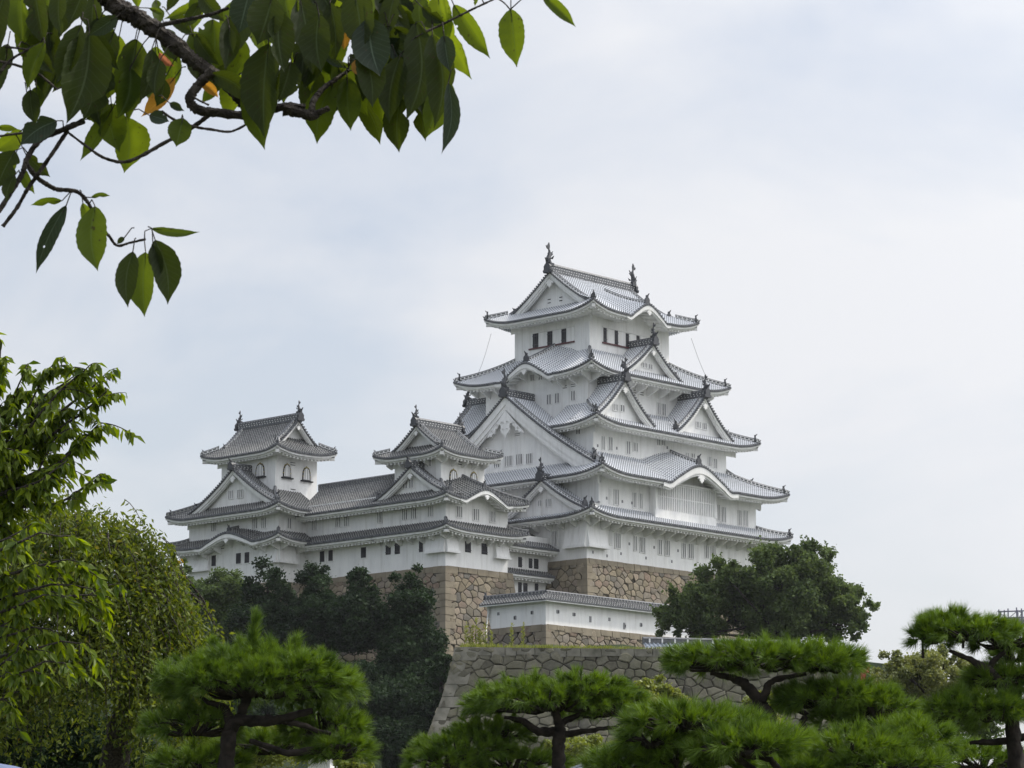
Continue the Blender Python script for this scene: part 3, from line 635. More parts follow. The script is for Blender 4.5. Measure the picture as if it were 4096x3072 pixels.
W_S5W = [(11.07, 19.44, 0.72, 1.08, 'bars'), (9.84, 19.44, 0.72, 1.08, 'bars'), (7.44, 19.42, 0.66, 1.08, 'bars'), (8.66, 20.57, 0.66, 0.46, 'slat'), (7.44, 20.59, 0.71, 0.46, 'slat'), (13.61, 22.25, 0.63, 0.7, 'bars'), (12.36, 22.16, 0.62, 0.62, 'bars')]
W_S5S = [(18.51, 19.27, 0.63, 1.38, 'bars'), (19.43, 19.25, 0.71, 1.38, 'bars'), (16.31, 21.91, 0.84, 0.64, 'bars'), (15.53, 20.62, 0.69, 0.55, 'slat'), (14.36, 20.69, 0.62, 0.55, 'slat')]
W_S3W = [(4.58, 14.8, 0.7, 0.68, 'bars')]
W_S3S = [(5.53, 13.41, 0.55, 1.5, 'bars'), (6.72, 13.46, 0.69, 1.46, 'bars'), (9.73, 13.38, 0.67, 1.42, 'bars'), (10.95, 13.61, 0.81, 0.98, 'bars'), (14.92, 14.67, 0.62, 0.72, 'bars'), (15.82, 14.73, 0.69, 0.72, 'bars'), (20.0, 13.77, 0.57, 0.46, 'bars'), (21.06, 13.81, 0.64, 0.46, 'bars'), (24.05, 13.47, 0.58, 1.1, 'bars'), (25.06, 13.35, 0.65, 1.11, 'bars')]
W_BG = [(15.73, 12.13, 0.94, 0.73, 'bars'), (13.96, 12.32, 1.14, 1.15, 'bars'), (12.31, 12.34, 0.98, 1.15, 'bars'), (10.82, 12.25, 0.92, 1.14, 'bars'), (12.61, 15.17, 0.83, 0.38, 'slat')]
W_G3a = [(7.42, 17.59, 0.8, 0.71, 'bars'), (8.53, 17.64, 0.74, 0.71, 'bars')]
W_G3b = [(21.83, 17.43, 0.86, 0.73, 'bars'), (22.97, 17.43, 0.72, 0.74, 'bars')]
W_G5 = [(15.73, 23.87, 0.84, 0.55, 'bars'), (16.74, 23.85, 0.72, 0.55, 'bars')]
W_S2S = [(4.2, 7.22, 0.34, 1.67, 'bars'), (5.21, 7.18, 0.79, 1.64, 'bars'), (8.28, 7.16, 0.55, 1.65, 'bars'), (9.31, 7.16, 0.57, 1.66, 'bars')]
W_S2S_ = [(22.88, 7.25, 0.57, 1.81, 'bars'), (23.79, 7.11, 0.86, 1.73, 'bars'), (26.76, 7.04, 0.64, 1.74, 'bars'), (27.87, 7.1, 0.82, 1.74, 'bars')]
W_S1S = [(3.92, 2.57, 0.39, 1.48, 'bars'), (5.04, 2.35, 0.95, 1.63, 'bars'), (7.98, 2.32, 0.57, 1.6, 'bars'), (9.18, 2.28, 0.92, 1.64, 'bars'), (12.18, 2.3, 0.64, 1.62, 'bars'), (13.4, 2.33, 0.88, 1.66, 'bars'), (16.28, 2.29, 0.65, 1.63, 'bars'), (17.52, 2.33, 0.89, 1.64, 'bars')]
W_S1S_ = [(20.34, 2.52, 0.62, 1.43, 'bars'), (21.47, 2.54, 0.79, 1.44, 'bars')]
W_S1W = [(4.65, 2.47, 0.84, 1.7, 'bars'), (3.76, 2.46, 0.39, 1.84, 'bars')]
W_G1 = [(7.14, 6.65, 0.5, 0.62, 'bars'), (5.86, 6.58, 0.83, 0.81, 'bars')]
W_NS = [(-14.19, 0.26, 0.82, 1.13, 'iron'), (-11.69, 0.27, 0.83, 1.13, 'iron'), (-15.51, 3.81, 0.85, 1.13, 'bars'), (-12.96, 3.77, 0.89, 1.19, 'bars'), (-10.46, 3.78, 0.87, 1.14, 'bars')]
W_NTS = [(-14.47, 7.98, 1.19, 1.32, 'bell'), (-11.38, 8.03, 1.12, 1.33, 'bell'), (-13.44, 9.39, 0.72, 0.54, 'slat')]
W_NTW = [(7.64, 9.28, 0.75, 0.78, 'bars')]
W_NG = [(9.94, 7.12, 0.71, 0.96, 'bars'), (9.04, 7.06, 0.67, 0.9, 'bars')]
W_NW = [(12.42, 0.43, 0.71, 1.14, 'iron'), (11.06, 0.38, 0.71, 1.14, 'iron'), (7.55, 0.32, 0.5, 1.19, 'iron'), (9.97, 3.87, 0.84, 1.08, 'bars'), (8.63, 3.86, 0.84, 1.08, 'bars'), (6.17, 3.87, 0.79, 1.07, 'bars')]
W_CS = [(-4.69, -0.39, 0.53, 1.09, 'iron'), (-3.05, -0.37, 0.5, 1.04, 'iron'), (-2.15, -0.35, 0.65, 1.08, 'iron')]
W_CS_ = [(-4.73, -3.11, 0.5, 1.1, 'iron'), (-3.86, -3.13, 0.6, 1.1, 'iron'), (-2.11, -2.99, 0.5, 1.02, 'iron')]
W_CW = [(23.87, 4.07, 0.86, 1.19, 'bars'), (20.14, 4.07, 0.85, 1.18, 'bars'), (18.81, 4.05, 0.84, 1.17, 'bars'), (13.78, 3.95, 0.82, 1.16, 'bars'), (22.58, 0.49, 0.77, 1.15, 'black'), (21.24, 0.5, 0.72, 1.15, 'black'), (16.16, 0.39, 0.83, 1.13, 'black')]
W_IS = [(-20.01, 4.1, 0.63, 1.11, 'bars')]
W_IW = [(35.82, 4.54, 0.86, 0.91, 'bars'), (29.0, 4.27, 0.88, 1.12, 'bars'), (27.57, 4.21, 0.88, 1.11, 'bars'), (35.71, 0.77, 0.77, 1.17, 'black'), (31.62, 0.69, 0.85, 1.16, 'black'), (30.23, 0.67, 0.8, 1.16, 'black'), (34.42, 2.17, 0.9, 0.54, 'slat'), (29.23, 1.94, 0.88, 0.42, 'slat')]
W_ITW = [(30.34, 10.52, 1.47, 1.59, 'bell')]
W_ITS = [(-18.01, 10.38, 1.16, 1.58, 'bell'), (-15.11, 10.33, 1.22, 1.59, 'bell'), (-17.16, 11.23, 0.77, 0.53, 'slat'), (-17.06, 8.23, 0.76, 0.68, 'slat')]
W_IG = [(32.94, 7.82, 0.85, 0.9, 'bars'), (31.42, 7.79, 0.98, 0.9, 'bars')]
def put(T, rect, k, lst, d=0.0):
    fr = Fr(rect, k)
    for (x, z, w, h, st) in lst:
        window(T, None, fr, x - (rect[0] if k in 'SN' else rect[2]), z, w, h, st, d)
def rel(lst, c): return [(x - c, z, w, h, st) for (x, z, w, h, st) in lst]
OV = lambda s, w, n=2.2, e=2.2: {'S': s, 'W': w, 'N': n, 'E': e}
# ======================================================== the great keep
K = Thing('castle_keep', 'tall five-tiered white plaster castle keep with white-jointed tile roofs', 'castle keep', (15.7, 13.4, 0))
S1 = (0, 31.5, 0, 26.8); S2 = (2.34, 29.8, .3, 26.5); S3 = (3.9, 27.1, 2.4, 24.4); S5 = (6.3, 26.5, 5.3, 20.9); S6 = (9.5, 23.5, 7.8, 19.35)
walls(K, *S1, -.02, 5.0); walls(K, *S2, 4.6, 10.0); walls(K, *S3, 9.0, 16.1); walls(K, *S5, 15.0, 22.7); walls(K, *S6, 21.5, 30.1)
R1 = (-1.75, 33.5, -2.2, 29.0)
tr = Tier(K, M_TW); skirt(tr, R1, S2, 4.55, 6.0, .75, OV(2.2, 1.75), brackets=1.75); tr.done()
gable(K, M_TW, Fr(R1, 'W'), 6.2 - R1[2], 1.25, 4.1, 6.3, 5.45, 9.1, ws=.9, bw=.42, wins=rel(W_G1, 6.2), sh=.8, geg=.55, zb=4.7)
R2 = (.3, 33.2, -2.1, 28.9)
tr = Tier(K, M_TW); skirt(tr, R2, S3, 9.35, 12.3, .85, OV(2.4, 2.04), kara={'S': (17.1 - R2[0], 6.6, 2.35, .75)}, brackets=0, hips=['SW', 'SE', 'NW', 'NE']); tr.done()
bgc = lambda q: 10.45 + (19.55 - 10.45) * (1 - 1.22 * np.asarray(q) + .22 * np.asarray(q) ** 2)
gable(K, M_TW, Fr(R2, 'W'), 13.45 - R2[2], 1.2, lambda q: 6.0 if q < .62 else 3.6, 13.7, 0, 19.6, ws=1.2, bw=1.15, curve=bgc, wins=rel(W_BG, 13.45), sh=1.1, geg=1.75, zb=10.0)
gable(K, M_TW, Fr(R2, 'E'), 13.45 - R2[2], 2.2, lambda q: 6.0 if q < .62 else 3.6, 13.0, 0, 19.6, ws=1.2, bw=1.15, curve=bgc, sh=1.1, geg=0, zb=10.0)
R3 = (2.1, 31.0, .3, 26.5)
tr = Tier(K, M_TW); skirt(tr, R3, S5, 15.35, 18.35, .85, OV(2.1, 1.8), sides='SNE', full='S', brackets=0, hips=['SW', 'SE', 'NE'])
skirt(tr, R3, S5, 15.35, 18.35, .85, OV(2.1, 1.8), sides='W', clips={'W': (0, 8.2)}, hips=[]); tr.done()
for c, ww in ((8.1, W_G3a), (22.1, W_G3b)):
    gable(K, M_TW, Fr(R3, 'S'), c - R3[0], 1.0, 5.0, 4.95, 16.1, 20.7, ws=.9, bw=.45, wins=rel(ww, c), sh=.85, geg=.6, zb=15.8)
    gable(K, M_TW, Fr(R3, 'N'), c - R3[0], 1.0, 5.6, 4.95, 16.1, 20.7, ws=.9, bw=.45, sh=.85, geg=.0, zb=15.8)
R5 = (4.25, 28.9, 2.9, 24.2)
tr = Tier(K, M_TW); skirt(tr, R5, S6, 21.85, 25.25, .95, OV(2.4, 2.05), kara={'W': (13.1 - R5[2], 4.5, 1.75, .5)}, brackets=1.9); tr.done()
gable(K, M_TW, Fr(R5, 'S'), 16.35 - R5[0], 1.2, 4.9, 4.95, 22.55, 26.35, ws=.9, bw=.4, wins=rel(W_G5, 16.35), sh=.8, geg=.5, zb=22.2)
R6 = (7.25, 26.0, 5.2, 22.2)
irimoya(K, M_TW, R6, 'u', 29.45, 35.1, .95, 2.0, OV(2.6, 2.25), kara={'S': (17.0 - R6[0], 3.9, 1.75, .5)}, sh=1.25, bw=.55, geg=.75, gw=[(-.9, 31.9, .5, .8, 'slat'), (.9, 31.9, .5, .8, 'slat')], kk=.70)
put(K, S6, 'W', W_S6W); put(K, S6, 'S', W_S6S); put(K, S5, 'W', W_S5W); put(K, S5, 'S', W_S5S); put(K, S3, 'W', W_S3W); put(K, S3, 'S', W_S3S)
put(K, S2, 'S', W_S2S + W_S2S_); put(K, S1, 'S', W_S1S + W_S1S_); put(K, S1, 'W', W_S1W)
m = MB(); fw, fs = Fr(S6, 'W'), Fr(S6, 'S')                # red-brown sills and shutter panels of the top storey
m.box(fw.p(13.55 - 7.8, -.08, 26.4), (7.0, .18, .16), fw.ax()); m.box(fs.p(16.0 - 9.5, -.08, 26.3), (8.7, .18, .16), fs.ax()); K.part(m, 'window_sill', M_RD)
m = MB()
for a, z in ((14.95, 27.3), (12.75, 27.3), (10.6, 27.3)): m.box(fw.p(a - 7.8, -.05, z), (1.15, .08, 1.6), fw.ax())
for i in range(5): m.box(fs.p(13.1 + i * 1.93 - 9.5, -.05, 27.2), (1.05, .08, 1.65), fs.ax())
m.box(fw.p(13.5 - 7.8, -.06, 28.22), (7.0, .12, .1), fw.ax()); m.box(fs.p(16.0 - 9.5, -.06, 28.12), (8.7, .12, .1), fs.ax())
K.part(m, 'shutter', M_WH)
# projecting lattice bay on the second storey
m = MB(); m.box2((10.8, -.55, 5.2), (21.5, .5, 6.35)); m.box2((10.8, -.30, 6.35), (21.5, .5, 9.6)); m.box2((10.8, -.62, 6.35), (11.1, -.28, 9.5)); m.box2((21.2, -.62, 6.35), (21.5, -.28, 9.5)); m.box2((10.7, -.64, 9.45), (21.6, .4, 9.65))
bay = K.part(m, 'lattice_bay', [M_WH])
m = MB(); m.box2((11.1, -.315, 6.4), (21.2, -.30, 9.4)); K.part(m, 'recess', M_WN, bay)
m = MB()
for i in range(32): m.box2((11.2 + i * .316, -.56, 6.35), (11.36 + i * .316, -.34, 9.45))
for z in (6.4, 7.9, 9.35): m.box2((11.1, -.52, z - .06), (21.2, -.36, z + .06))
K.part(m, 'lattice', M_WH, bay)
m = MB(); f1, f2 = Fr(S1, 'S'), Fr(S1, 'W'); flare(K, f1, -.1, 3.0, 1.2, 1.9, 4.3, .5); flare(K, f2, -.1, 2.9, 1.2, 1.9, 4.3, .5)
m = MB(); rs = random.Random(3)                            # small square loopholes and drain slits
def loops(fr, lst):
    for a, z, s in lst: m = MB(); m.box(fr.p(a, -.01, z), (.22, .04, s), fr.ax()); K.part(m, 'loophole', M_WN)
loops(f1, [(1.0, .75, .3), (3.3, .55, .3), (5.6, 1.0, .3), (7.0, 2.2, .3), (9.8, .9, .3), (11.2, 2.2, .3), (14.2, .9, .3), (15.3, 2.2, .3), (18.4, .9, .3)])
f = Fr(S2, 'S'); loops(f, [(1.3, 6.9, .3), (3.9, 6.8, .3), (5.5, 6.8, .3)])
f = Fr(S3, 'S'); loops(f, [(.7, 13.0, .3), (3.9, 13.1, .3), (12.6, 14.2, .3), (17.5, 13.3, .3)])

M_TG2 = mat('weathered_ridge_mortar', (.30, .30, .29), .8, .2)
for p_, q_ in (((7.9, 21.6, 28.7), (5.6, 22.0, 22.9)), ((25.4, 6.0, 28.6), (27.6, 4.6, 22.6))):
    m = MB(); t = np.linspace(0, 1, 8)[:, None]; m.tube(np.array(p_) * (1 - t) + np.array(q_) * t - ZZ * .5 * np.sin(np.pi * t), .022, 4); K.part(m, 'cable', M_IG)
# ======================================================== small keeps and the gallery between them
N = Thing('small_keep', 'smaller white three-storey turret with grey tile roofs, right of the long gallery', 'turret', (-12.8, 8, -2))
NL = (-17.5, -8.1, 4, 13.4); NT = (-16.3, -9.7, 5.9, 12.8)
walls(N, *NL, -2.0, 5.5); walls(N, NT[0], NT[1], NT[2], NT[3], 5.4, 10.7)
NA = (-19.1, -6.5, 2.3, 15.0)
tr = Tier(N, M_TG); skirt(tr, NA, NL, 1.75, 2.75, .45, OV(1.7, 1.6, 1.6, 1.6), sides='SWE', clips={'W': (0, 11.4)}, hips=['SW', 'SE'], noup={'W': '1'}, brackets=1.5, Lc=4, full='SW', orn=.6); tr.done(M_TG2)
tr = Tier(N, M_TG); skirt(tr, NA, NT, 5.0, 7.1, .45, OV(1.7, 1.6, 1.6, 1.6), sides='SWE', clips={'W': (0, 11.4)}, hips=['SW', 'SE'], kara={'S': (-13.0 - NA[0], 3.9, 1.3, .42)}, noup={'W': '1'}, brackets=0, Lc=4, orn=.65); tr.done(M_TG2)
gable(N, M_TG, Fr(NA, 'W'), 8.5 - NA[2], .8, 3.0, 5.7, 5.45, 8.75, ws=.8, bw=.38, wins=rel(W_NG, 8.5), sh=.25, geg=.5, zb=5.2, on=.8)
NR = (-17.8, -8.4, 4.3, 14.7)
irimoya(N, M_TG, NR, 'u', 10.05, 13.55, .55, 1.35, OV(1.6, 1.5), sh=.65, bw=.34, geg=.4, orn=.6, Lc=3.5, kk=.66, brackets=1.5)
put(N, NL, 'S', W_NS); put(N, NT, 'S', W_NTS); put(N, NT, 'W', W_NTW); put(N, NL, 'W', W_NW)
m = MB(); fs, fw = Fr(NL, 'S'), Fr(NL, 'W'); flare(N, fs, -.1, 1.6, -.6, -.1, 2.3, .42); flare(N, fs, 7.3, 9.3, -.6, -.1, 2.3, .42); flare(N, fw, -.1, 2.6, -.6, -.1, 2.3, .42)

I = Thing('small_keep', 'smaller white three-storey turret with grey tile roofs, at the far left end of the castle', 'turret', (-16.5, 32.5, -2))
IL = (-21.5, -12.0, 25.25, 40.0); IT = (-19.7, -13.5, 27.9, 36.8); dz = .35
walls(I, *IL, -2.3, 5.9); walls(I, *IT, 5.8, 12.8)
IA = (-23.3, -10.2, 23.3, 42.1)
tr = Tier(I, M_TG); skirt(tr, IA, IL, 2.1, 3.2, .6, OV(1.95, 1.8, 2.1, 1.6), sides='SWN', clips={'S': (0, 6.5)}, hips=['SW', 'NW'], kara={'W': (31.8 - IA[2], 5.3, 1.25, .42)}, noup={'S': '1'}, brackets=1.7, Lc=4, orn=.65); tr.done(M_TG2)
tr = Tier(I, M_TG); skirt(tr, IA, IT, 5.45, 8.1, .6, OV(1.95, 1.8, 2.1, 1.6), sides='SWN', clips={'S': (0, 7.5)}, hips=['SW', 'NW'], noup={'S': '1'}, brackets=0, Lc=4, orn=.68); tr.done(M_TG2)
gable(I, M_TG, Fr(IA, 'W'), 31.9 - IA[2], .9, 3.6, 7.2, 6.15, 10.5, ws=.8, bw=.42, wins=rel(W_IG, 31.9), sh=.3, geg=.6, zb=5.8, on=.85)
IR = (-21.1, -12.1, 26.1, 38.9)
irimoya(I, M_TG, IR, 'v', 12.25, 16.2, .6, 1.5, OV(1.8, 1.4, 2.1, 1.4), sh=.65, bw=.34, geg=.4, orn=.62, Lc=3.8, kk=.66)
put(I, IL, 'S', W_IS); put(I, IL, 'W', W_IW); put(I, IT, 'W', W_ITW); put(I, IT, 'S', W_ITS)
m = MB(); fs, fw = Fr(IL, 'S'), Fr(IL, 'W'); flare(I, fs, -.1, 2.3, -.3, .2, 2.5, .45); flare(I, fw, -.1, 2.8, -.3, .2, 2.5, .45); flare(I, fw, 11.0, 14.9, -.3, .2, 2.5, .45)

G = Thing('gallery_turret', 'long white two-storey gallery with grey tile roof joining the two small turrets', 'gallery', (-15, 19, -2))
GL = (-17.5, -12.0, 13.3, 25.4); walls(G, *GL, -2.1, 6.2)
GA = (-19.1, -10.0, 13.6, 26.2)
for z0, z1, inn in ((1.75, 2.75, GL), (5.0, 8.5, (-14.6, -14.0, 13.6, 26.2))):
    tr = Tier(G, M_TG); fr = Fr(GA, 'W'); D = inn[0] - GA[0]
    zf = lambda a, d, z0=z0, z1=z1, D=D: z0 + (z1 - z0) * cprof(np.clip(np.asarray(d, float) / D, 0, 1.2)) + 0 * np.asarray(a, float)
    cen = slope(tr.t, fr, zf, -.6 if z0 < 3 else -1.0, 12.6, lambda x: D + .1, rows=10); eave_row(tr.d, fr, zf, cen); eaves(tr.w, tr.d, fr, zf, -.3, 12.0, 1.6, False, False, brackets=0)
    if z0 > 3: a = np.linspace(-.5, 12.8, 12); ridge(tr.rd, tr.rw, fr.p(a, D + .1, z1 + 0 * a), .4, .5, main=True)
    tr.done(M_TG2)
put(G, GL, 'W', W_CW)

C = Thing('gate_gallery', 'narrow white water-gate building with two small grey roofs beside the keep', 'gatehouse', (-4, 7, -8))
CL = (-8.3, -.1, 5.4, 9.5); walls(C, *CL, -9.0, 2.6)
for (rect, z0, z1, D) in (((-8.6, .35, 3.9, 9.5), 1.15, 4.0, 5.5), ((-8.6, .1, 4.2, 9.5), -1.75, -1.15, 1.25)):
    tr = Tier(C, M_TG); fr = Fr(rect, 'S'); zf = lambda a, d, z0=z0, z1=z1, D=D: z0 + (z1 - z0) * np.clip(np.asarray(d, float) / D, 0, 1.1) + 0 * np.asarray(a, float)
    cen = slope(tr.t, fr, zf, 0, fr.L, lambda x: D, rows=8); eave_row(tr.d, fr, zf, cen); eaves(tr.w, tr.d, fr, zf, 0, fr.L, 5.4 - rect[2], False, False)
    a = np.linspace(.1, D, 6)
    for e in (.15, fr.L - .15): ridge(tr.rd, tr.rw, fr.p(e + 0 * a, a, zf(e + 0 * a, a)), .26, .26, step=.6)
    tr.done(M_TG2)
put(C, CL, 'S', W_CS + W_CS_)
# ======================================================== masonry
def batter(h, k=.16, c=.004): return k * h + c * h * h
def masonry(name, label, cat, corners, ztop, depth, m, mq, k=.16, c=.004, closed=False, qs=(1.5, .75), world=False, quoins=None, topfill=True, sub=3.0, stone=(.98, .66), bulge=.085, skip=()):
    """corners: polyline of top edge (castle frame or world); outward is to the right of travel"""
    c_ = c; P = [np.array([*p, 0.0]) for p in corners]; n = len(P); T = Thing(name, label, cat, (*corners[len(corners) // 2], ztop - depth), world=world)
    def nrm(a, b): d = (b - a) / np.linalg.norm(b - a); return np.array([d[1], -d[0], 0]), d
    segs = [nrm(P[i], P[i + 1]) for i in range(n - 1)]
    def off(i, o):                                       # mitred corner offset
        if i == 0: return P[0] + segs[0][0] * o
        if i == n - 1: return P[-1] + segs[-1][0] * o
        a, b = segs[i - 1][0], segs[i][0]; mm = (a + b); mm /= (mm @ a); return P[i] + mm * o
    mb = MB(); H = np.linspace(0, depth, 14); uo = 0
    rng = np.random.RandomState(5)
    for i in range(n - 1):
        A = np.array([off(i, batter(h, k, c)) for h in H]); B = np.array([off(i + 1, batter(h, k, c)) for h in H]); Ls = np.linalg.norm(P[i + 1] - P[i]); mcols = max(2, int(Ls / sub))
        s = np.linspace(0, 1, mcols); G_ = A[None] * (1 - s)[:, None, None] + B[None] * s[:, None, None]; G_[..., 2] = ztop - H[None]
        uv = np.stack([np.repeat((uo + s * Ls)[:, None], len(H), 1), np.repeat(-H[None], mcols, 0)], -1); mb.grid(G_, 0, uv); uo += Ls + 7
    if topfill:
        inner = [p + np.array([0, 0, ztop]) for p in P]; mb.poly(inner, 0, [(p[0] / 3, p[1] / 3) for p in inner])
    wl = T.part(mb, 'wall_face', M_JT)
    st = MB(); R_ = m
    for i in range(n - 1):
        Ls = float(np.linalg.norm(P[i + 1] - P[i]))
        if Ls < 4 or i in skip: 
            continue
        gx, gy = stone; nx = int(Ls / gx) + 3; ny = int(depth / gy) + 3; sd_ = []
        for yy in range(-1, ny):
            for xx in range(-1, nx):
                if rng.rand() < .10: continue
                sd_.append(((xx + .5 * (yy % 2) + (rng.rand() - .5) * .7) * gx, (yy + (rng.rand() - .5) * .45) * gy))
                if rng.rand() < .16: sd_.append((sd_[-1][0] + gx * .45, sd_[-1][1] + gy * .35 * (1 if rng.rand() < .5 else -1)))
        S = np.array(sd_); An = np.array([1.0, 1.25])
        for cc in S:
            if not (-.3 < cc[0] < Ls + .3 and -.2 < cc[1] < depth): continue
            pl = np.array([[-2.2, -2.2], [2.2, -2.2], [2.2, 2.2], [-2.2, 2.2]]); dd = (S - cc) * An; r2 = (dd ** 2).sum(1); nb_ = np.argsort(r2)[1:15]
            for j in nb_:
                q_ = dd[j] / 2; nn = q_ / np.linalg.norm(q_); dst = pl @ nn - np.linalg.norm(q_) + .018; out = []
                for k_ in range(len(pl)):
                    a_, b_ = pl[k_], pl[(k_ + 1) % len(pl)]; da, db = dst[k_], dst[(k_ + 1) % len(pl)]
                    if da <= 0: out.append(a_)
                    if da * db < 0: out.append(a_ + (b_ - a_) * da / (da - db))
                pl = np.array(out)
                if len(pl) < 3: break
            if len(pl) < 3: continue
            pl = pl / An; keep = np.linalg.norm(pl - np.roll(pl, 1, 0), axis=1) > .05; pl = pl[keep]
            if len(pl) < 3: continue
            mid = []
            for k_ in range(len(pl)): mid += [pl[k_], (pl[k_] + pl[(k_ + 1) % len(pl)]) / 2 + rng.randn(2) * .018]
            pl = np.array(mid); pc2 = pl.mean(0); sz = np.sqrt(np.abs(np.prod(pl.max(0) - pl.min(0)))); bl = bulge * (.5 + .9 * rng.rand()) * min(1, sz / .7); tl = rng.randn(2) * .07
            rings = [(1.0, -.02), (.93, bl * .62), (.74, bl * .95)]; V = []
            for f_, o_ in rings:
                pp = pc2 + (pl - pc2) * f_; V.append((pp, o_ + (pp - pc2) @ tl * (f_ < 1)))
            V.append((pc2[None] + rng.randn(1, 2) * .03, np.array([bl * (1.0 + .2 * rng.rand())])))
            W3 = []
            for pp, o_ in V:
                sx_ = np.clip(cc[0] + pp[:, 0], 0, Ls); hh = np.clip(cc[1] + pp[:, 1], 0.0, depth); u_ = sx_ / Ls
                for a1_, h1_, o1_ in zip(u_, hh, np.broadcast_to(o_, (len(pp),))):
                    bt = batter(h1_, k, c_) + o1_; pa = off(i, bt); pb = off(i + 1, bt); w_ = pa * (1 - a1_) + pb * a1_; W3.append((w_[0], w_[1], ztop - h1_))
            nn_ = len(pl); a0_ = np.arange(nn_); a1_ = (a0_ + 1) % nn_; F = [np.stack([a0_ + q2 * nn_, a1_ + q2 * nn_, a1_ + (q2 + 1) * nn_, a0_ + (q2 + 1) * nn_], 1) for q2 in (0, 1)]
            rr2 = np.full(len(W3), .01 + .98 * rng.rand()); st.add(W3, np.concatenate(F), 0, None, rr2); st.f.append((np.stack([a0_ + 2 * nn_, a1_ + 2 * nn_, 3 * nn_ + 0 * a0_], 1) + st.n - len(W3), 0))
    if st.n: so = T.part(st, 'fitted_stones', m)
    for i in (quoins if quoins is not None else range(n)):
        q = MB(); h = 0; j = 0
        while h < depth - .3:
            bh = qs[1] * (1 + .25 * (rng.rand() - .5)); lng = qs[0] * (1 + .3 * (rng.rand() - .5))
            l1, l2 = (lng, lng * .55) if j % 2 else (lng * .55, lng); e = .11 + .05 * rng.rand()
            pts = []
            for hh in (h + .02, min(h + bh, depth) - .02):
                o = batter(hh, k, c) + e; cpt = off(i, o)
                if 0 < i < n - 1: a = cpt - segs[i - 1][1] * l1; b = cpt + segs[i][1] * l2; ins = off(i, o - .5)
                elif i == 0: a = cpt - segs[0][0] * .8; b = cpt + segs[0][1] * l2; ins = cpt - segs[0][0] * .8 + segs[0][1] * l2
                else: a = cpt - segs[-1][1] * l1; b = cpt - segs[-1][0] * .8; ins = cpt - segs[-1][0] * .8 - segs[-1][1] * l1
                pts += [p + np.array([0, 0, ztop - hh]) for p in (a, cpt, b, ins)]
            q.add(pts, [[4, 5, 1, 0], [5, 6, 2, 1], [6, 7, 3, 2], [7, 4, 0, 3], [0, 1, 2, 3], [7, 6, 5, 4]]); h += bh; j += 1
        if q.n: T.part(q, 'quoin', mq)
    # coping course of separate stones along the top
    cp = MB()
    for i in range(n - 1):
        Ls = np.linalg.norm(P[i + 1] - P[i]); x = .2
        while x < Ls - .5:
            wd = .9 + rng.rand() * .9; hh = .5 + .25 * rng.rand(); o = .10 + .06 * rng.rand(); a = P[i] + segs[i][1] * x; b = P[i] + segs[i][1] * min(x + wd - .06, Ls)
            pts = [a - segs[i][0] * .6, a + segs[i][0] * o, b + segs[i][0] * o, b - segs[i][0] * .6]; pts = [p + ZZ * (ztop + .01 + .04 * rng.rand()) for p in pts]
            low = [pts[0] - ZZ * hh, pts[1] - ZZ * hh + segs[i][0] * batter(hh, k, c), pts[2] - ZZ * hh + segs[i][0] * batter(hh, k, c), pts[3] - ZZ * hh]
            cp.add(pts + low, [[0, 1, 2, 3], [4, 5, 1, 0], [5, 6, 2, 1], [6, 7, 3, 2]]); x += wd
    T.part(cp, 'coping', mq)
    return T
masonry('stone_base', 'tan fitted-stone base directly under the tall keep', 'stone wall', [(-.1, 27), (-.1, -.1), (31.6, -.1), (31.6, 27)], -.02, 17, M_R1, M_QT, quoins=[1, 2], skip=(2,))
masonry('stone_base', 'tan fitted-stone base under the right small turret and gallery', 'stone wall', [(-17.6, 25.2), (-17.6, 3.9), (-7.7, 3.9), (-7.7, 9)], -2.02, 13, M_R1, M_QT, k=.09, quoins=[1, 2])
masonry('stone_base', 'tan fitted-stone base under the left small turret, behind dark trees', 'stone wall', [(-21.6, 40.2), (-21.6, 25.1), (-17.4, 25.1)], -2.32, 13, M_R1, M_QT, k=.12, quoins=[1])
# low plaster wall with tiled top (dobei)
D_ = Thing('plaster_wall', 'white plaster wall with tiled top and small loopholes below the keep', 'wall', (-15, -11, -9.2))
m = MB(); pc = (-19.72, -12.0)
m.box2((pc[0], pc[1], -9.3), (4, pc[1] + .5, -6.7)); m.box2((pc[0], pc[1] + .5, -9.3), (pc[0] + .5, -4.6, -6.7))
m.prism([(pc[0] + .02, -4.6, -9.3), (pc[0] + .02, -4.6, -6.72), (pc[0] + .02, -3.9, -6.72), (pc[0] + .02, -4.15, -8.0), (pc[0] + .02, -4.6, -9.3)][:4], (.46, 0, 0))
m.prism([(pc[0] - .5, -4.3, -9.6), (pc[0] - .1, -4.6, -6.72), (pc[0] + .6, -3.6, -6.72), (pc[0] + .6, -3.4, -9.9)], (.2, .25, 0)); D_.part(m, 'wall', M_WH)
m = MB()
for u, z, h in ((-18.0, -7.9, .35), (-15.6, -8.0, .35), (-13.1, -8.3, .6), (-10.2, -8.1, .35), (-7.9, -8.6, .65), (-5.3, -8.3, .4)): m = MB(); m.box((u, pc[1] - .01, z), (.32, .04, h)); D_.part(m, 'loophole', M_WN)
for v, z, h in ((-10.2, -8.0, .35), (-7.9, -8.35, .4), (-5.6, -7.8, .3)): m = MB(); m.box((pc[0] - .01, v, z), (.04, .32, h)); D_.part(m, 'loophole', M_WN)
m = MB()
for u, z in ((-17.85, -7.9), (-15.45, -8.0), (-7.78, -8.6), (-5.2, -8.3)): m.box((u + .02, pc[1] - .035, z), (.12, .03, .3))
for v, z in ((-10.1, -8.0), (-7.8, -8.35)): m.box((pc[0] - .035, v, z), (.03, .14, .28))
D_.part(m, 'loophole_opening', M_BK)
tr = Tier(D_, M_TG); z0, zr = -6.85, -6.15
